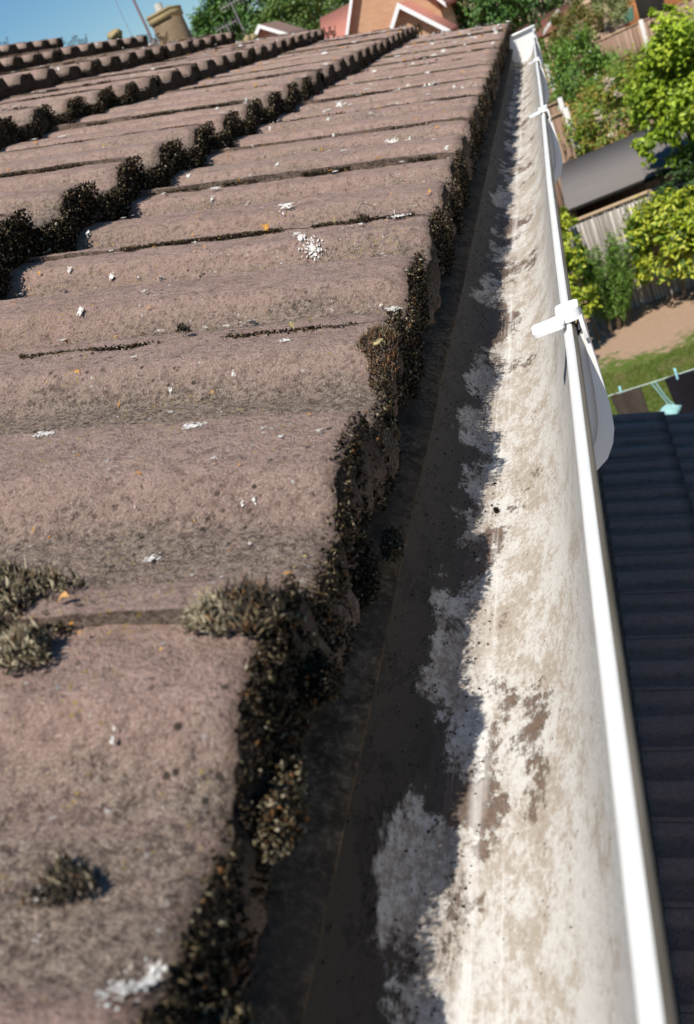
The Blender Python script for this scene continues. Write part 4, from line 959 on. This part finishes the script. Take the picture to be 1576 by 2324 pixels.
# small gabled house with white bargeboards
Y_ = 46.0
def gx(a): return ray_x(a, Y_)
apex = (gx(-13.95), 3.45)
za = ray_z(3.45, -13.95, Y_); zl = ray_z(2.3, -14.9, Y_)
simple_house('gabled_house', gx(-15.75), gx(-12.15), Y_, Y_ + 3.2, -H, za - 1.35, za - .15, M['brick_red'], M['roof_brown'], 'distant red brick house with brown roof and white bargeboards left of the orange house')
simple_house('long_roofed_house', gx(-12.7), gx(-6.0), Y_ + 6, Y_ + 12, -H, .6, 2.25, M['brick_red'], M['roof_red'], 'long low house with a reddish roof joining the two gabled houses', axis='x')
mb = MB(); c_ = (gx(-14.75), 3.0); lump('ridge_stone', (ray_x(-14.75, 12), 12.0, ray_z(2.95, -14.75, 12)), (.09, .09, .06), M['mortar'], 'ochre ridge stone just above the roof verge left of the gabled house', 'stone')
# orange brick houses
Y_ = 34.0
A = ray_x(-7.2, Y_)
oh, _ = simple_house('orange_brick_house', ray_x(-10.0, Y_ + 3), ray_x(-4.9, Y_ + 3), Y_ + 3, Y_ + 12, -H, .55, 3.1, M['brick_orange'], M['roof_red'], 'large orange brick house with a steep gable, white bargeboards and salmon roof tiles')
xm = ray_x(-6.8, Y_); oh2, _ = simple_house('brick_porch', xm - 1.0, xm + 1.0, Y_, Y_ + 2.7, -H, -.35, .72, M['brick_orange'], M['roof_red'], 'smaller orange brick gable wing in front of the large orange brick house', 'house')
# dark red roofs and sheds behind the gutter end
simple_house('red_roofed_shed', ray_x(-3.2, 52), ray_x(1.2, 52), 52, 58, -H, -2.75, -2.15, M['brick_red'], rooftile('dark_red_roof', (.13, .055, .04), (.22, .085, .06)), 'dark red roofed outbuilding under the big green tree beyond the gutter end', 'outbuilding', axis='x')
mb = MB(); x_ = ray_x(.4, 48); mb.prism([(x_ - .6, -2.55), (x_ + .35, -1.95), (x_ + .35, -1.87), (x_ - .6, -2.47)], 'y', 48, 50); mb.box((x_ + .2, 48.2, -H), (x_ + .3, 49.8, -1.9)); tag(mb.build('lean_to_roof', M['concrete']), 'pale sloping lean-to roof beside the red roofed outbuilding', 'lean-to')
os_, _ = simple_house('orange_shed', ray_x(4.0, 50), ray_x(8.8, 50), 50, 54, -H, -2.3, -1.5, M['fence_orange'], M['fence_orange'], 'orange stained timber shed behind the fence at the top right', 'shed', axis='x')
mb = MB(); mb.box((ray_x(4.5, 49.9), 49.7, -H), (ray_x(5.8, 49.9), 49.96, -2.7)); mb.build('door', M['deck'], os_)
mb = MB(); mb.tube([(ray_x(3.95, 44), 44, -3.2), (ray_x(3.95, 44), 44, -2.75)], [.22, .30], 14); tag(mb.build('water_butt', plain('green_plastic', (.12, .32, .24), .5, .4)), 'green plastic tub standing behind the fence beside the olive green tree', 'tub')

# ------------------------------------------------------------ trees and woodland behind
def far_tree(x, y, ztop, rad, height, seed, label, pal, n=9000, size=.26, name='tree', extra=None):
    c = (x, y, ztop - height / 2); return plant(name, c, (rad, rad, height / 2), (x, y, -H), int(n / 50), n, size, pal, label, 'tree', seed=seed, trunk=.22, mat='leaf_far', clump_r=.17, lumpy=.3, group='trees behind the houses', aspect=.6, nlimb=6, extra=extra)
G1 = [(.035, .085, .018), (.05, .12, .022), (.075, .16, .03), (.10, .19, .04)]
far_tree(ray_x(-2.9, 44), 44, 1.9, 2.15, 5.2, 41, 'large dense green tree between the orange house and the gutter end', G1, 15000, .17)
far_tree(ray_x(-1.0, 60), 60, 2.2, 3.0, 6.0, 42, 'dark green tree behind the big dense tree above the gutter end', DEEP, 6000, .25)
far_tree(ray_x(2.5, 70), 70, 2.5, 4.2, 6.5, 43, 'dark tree filling the shadows behind the olive green tree', DEEP, 7000, .3)
far_tree(ray_x(6.2, 70), 70, 2.5, 4.2, 6.5, 44, 'dark tree behind the orange timber shed', DEEP, 6000, .3)
far_tree(ray_x(-16.0, 90), 90, 8.6, 3.6, 8.5, 45, 'rounded tree at the left end of the wood against the sky', G1, 11000, .34)
far_tree(ray_x(-13.6, 92), 92, 11.5, 4.6, 11.5, 46, 'tall tree in the wood above the gabled house', G1, 12000, .36)
far_tree(ray_x(-10.6, 95), 95, 12.5, 5.0, 13, 47, 'tallest wood tree right of the gabled house', G1, 12000, .36)
far_tree(ray_x(-7.6, 96), 96, 11.5, 5.0, 13, 48, 'wood tree rising behind the orange brick gable', G1, 9000, .36)
far_tree(ray_x(-4.6, 98), 98, 10.5, 5.0, 13, 49, 'wood tree right of the orange brick gable', G1, 9000, .36)
far_tree(ray_x(-12.2, 80), 80, 6.5, 3.4, 6.5, 50, 'low bushy tree just above the long reddish roof', [(.05, .10, .02), (.09, .15, .03), (.12, .18, .04)], 7000, .3)
# television aerials in front of the wood
for j, (a_, e0, e1) in enumerate(((-14.9, 3.3, 4.9), (-15.6, 3.2, 4.1))):
    y_ = 44.0 + j; r_ = empty('roof_aerial', (ray_x(a_, y_), y_, ray_z(e0, a_, y_)), ['taller pale television aerial in front of the wood', 'shorter pale television aerial in front of the wood'][j], 'aerial', 'television aerials in front of the wood')
    mb = MB(); x_ = ray_x(a_, y_); mb.tube([(x_, y_, ray_z(e0, a_, y_) - 2.5), (x_, y_, ray_z(e1, a_, y_))], .03, 6); mb.build('pole', M['metal'], r_)
    mb = MB(); zt = ray_z(e1, a_, y_) - .05; mb.tube([(x_ - .55, y_, zt), (x_ + .5, y_, zt)], .018, 5)
    for q_ in range(7): mb.tube([(x_ - .5 + q_ * .16, y_, zt - .16), (x_ - .5 + q_ * .16, y_, zt + .16)], .012, 5)
    mb.build('antenna', M['metal'], r_)
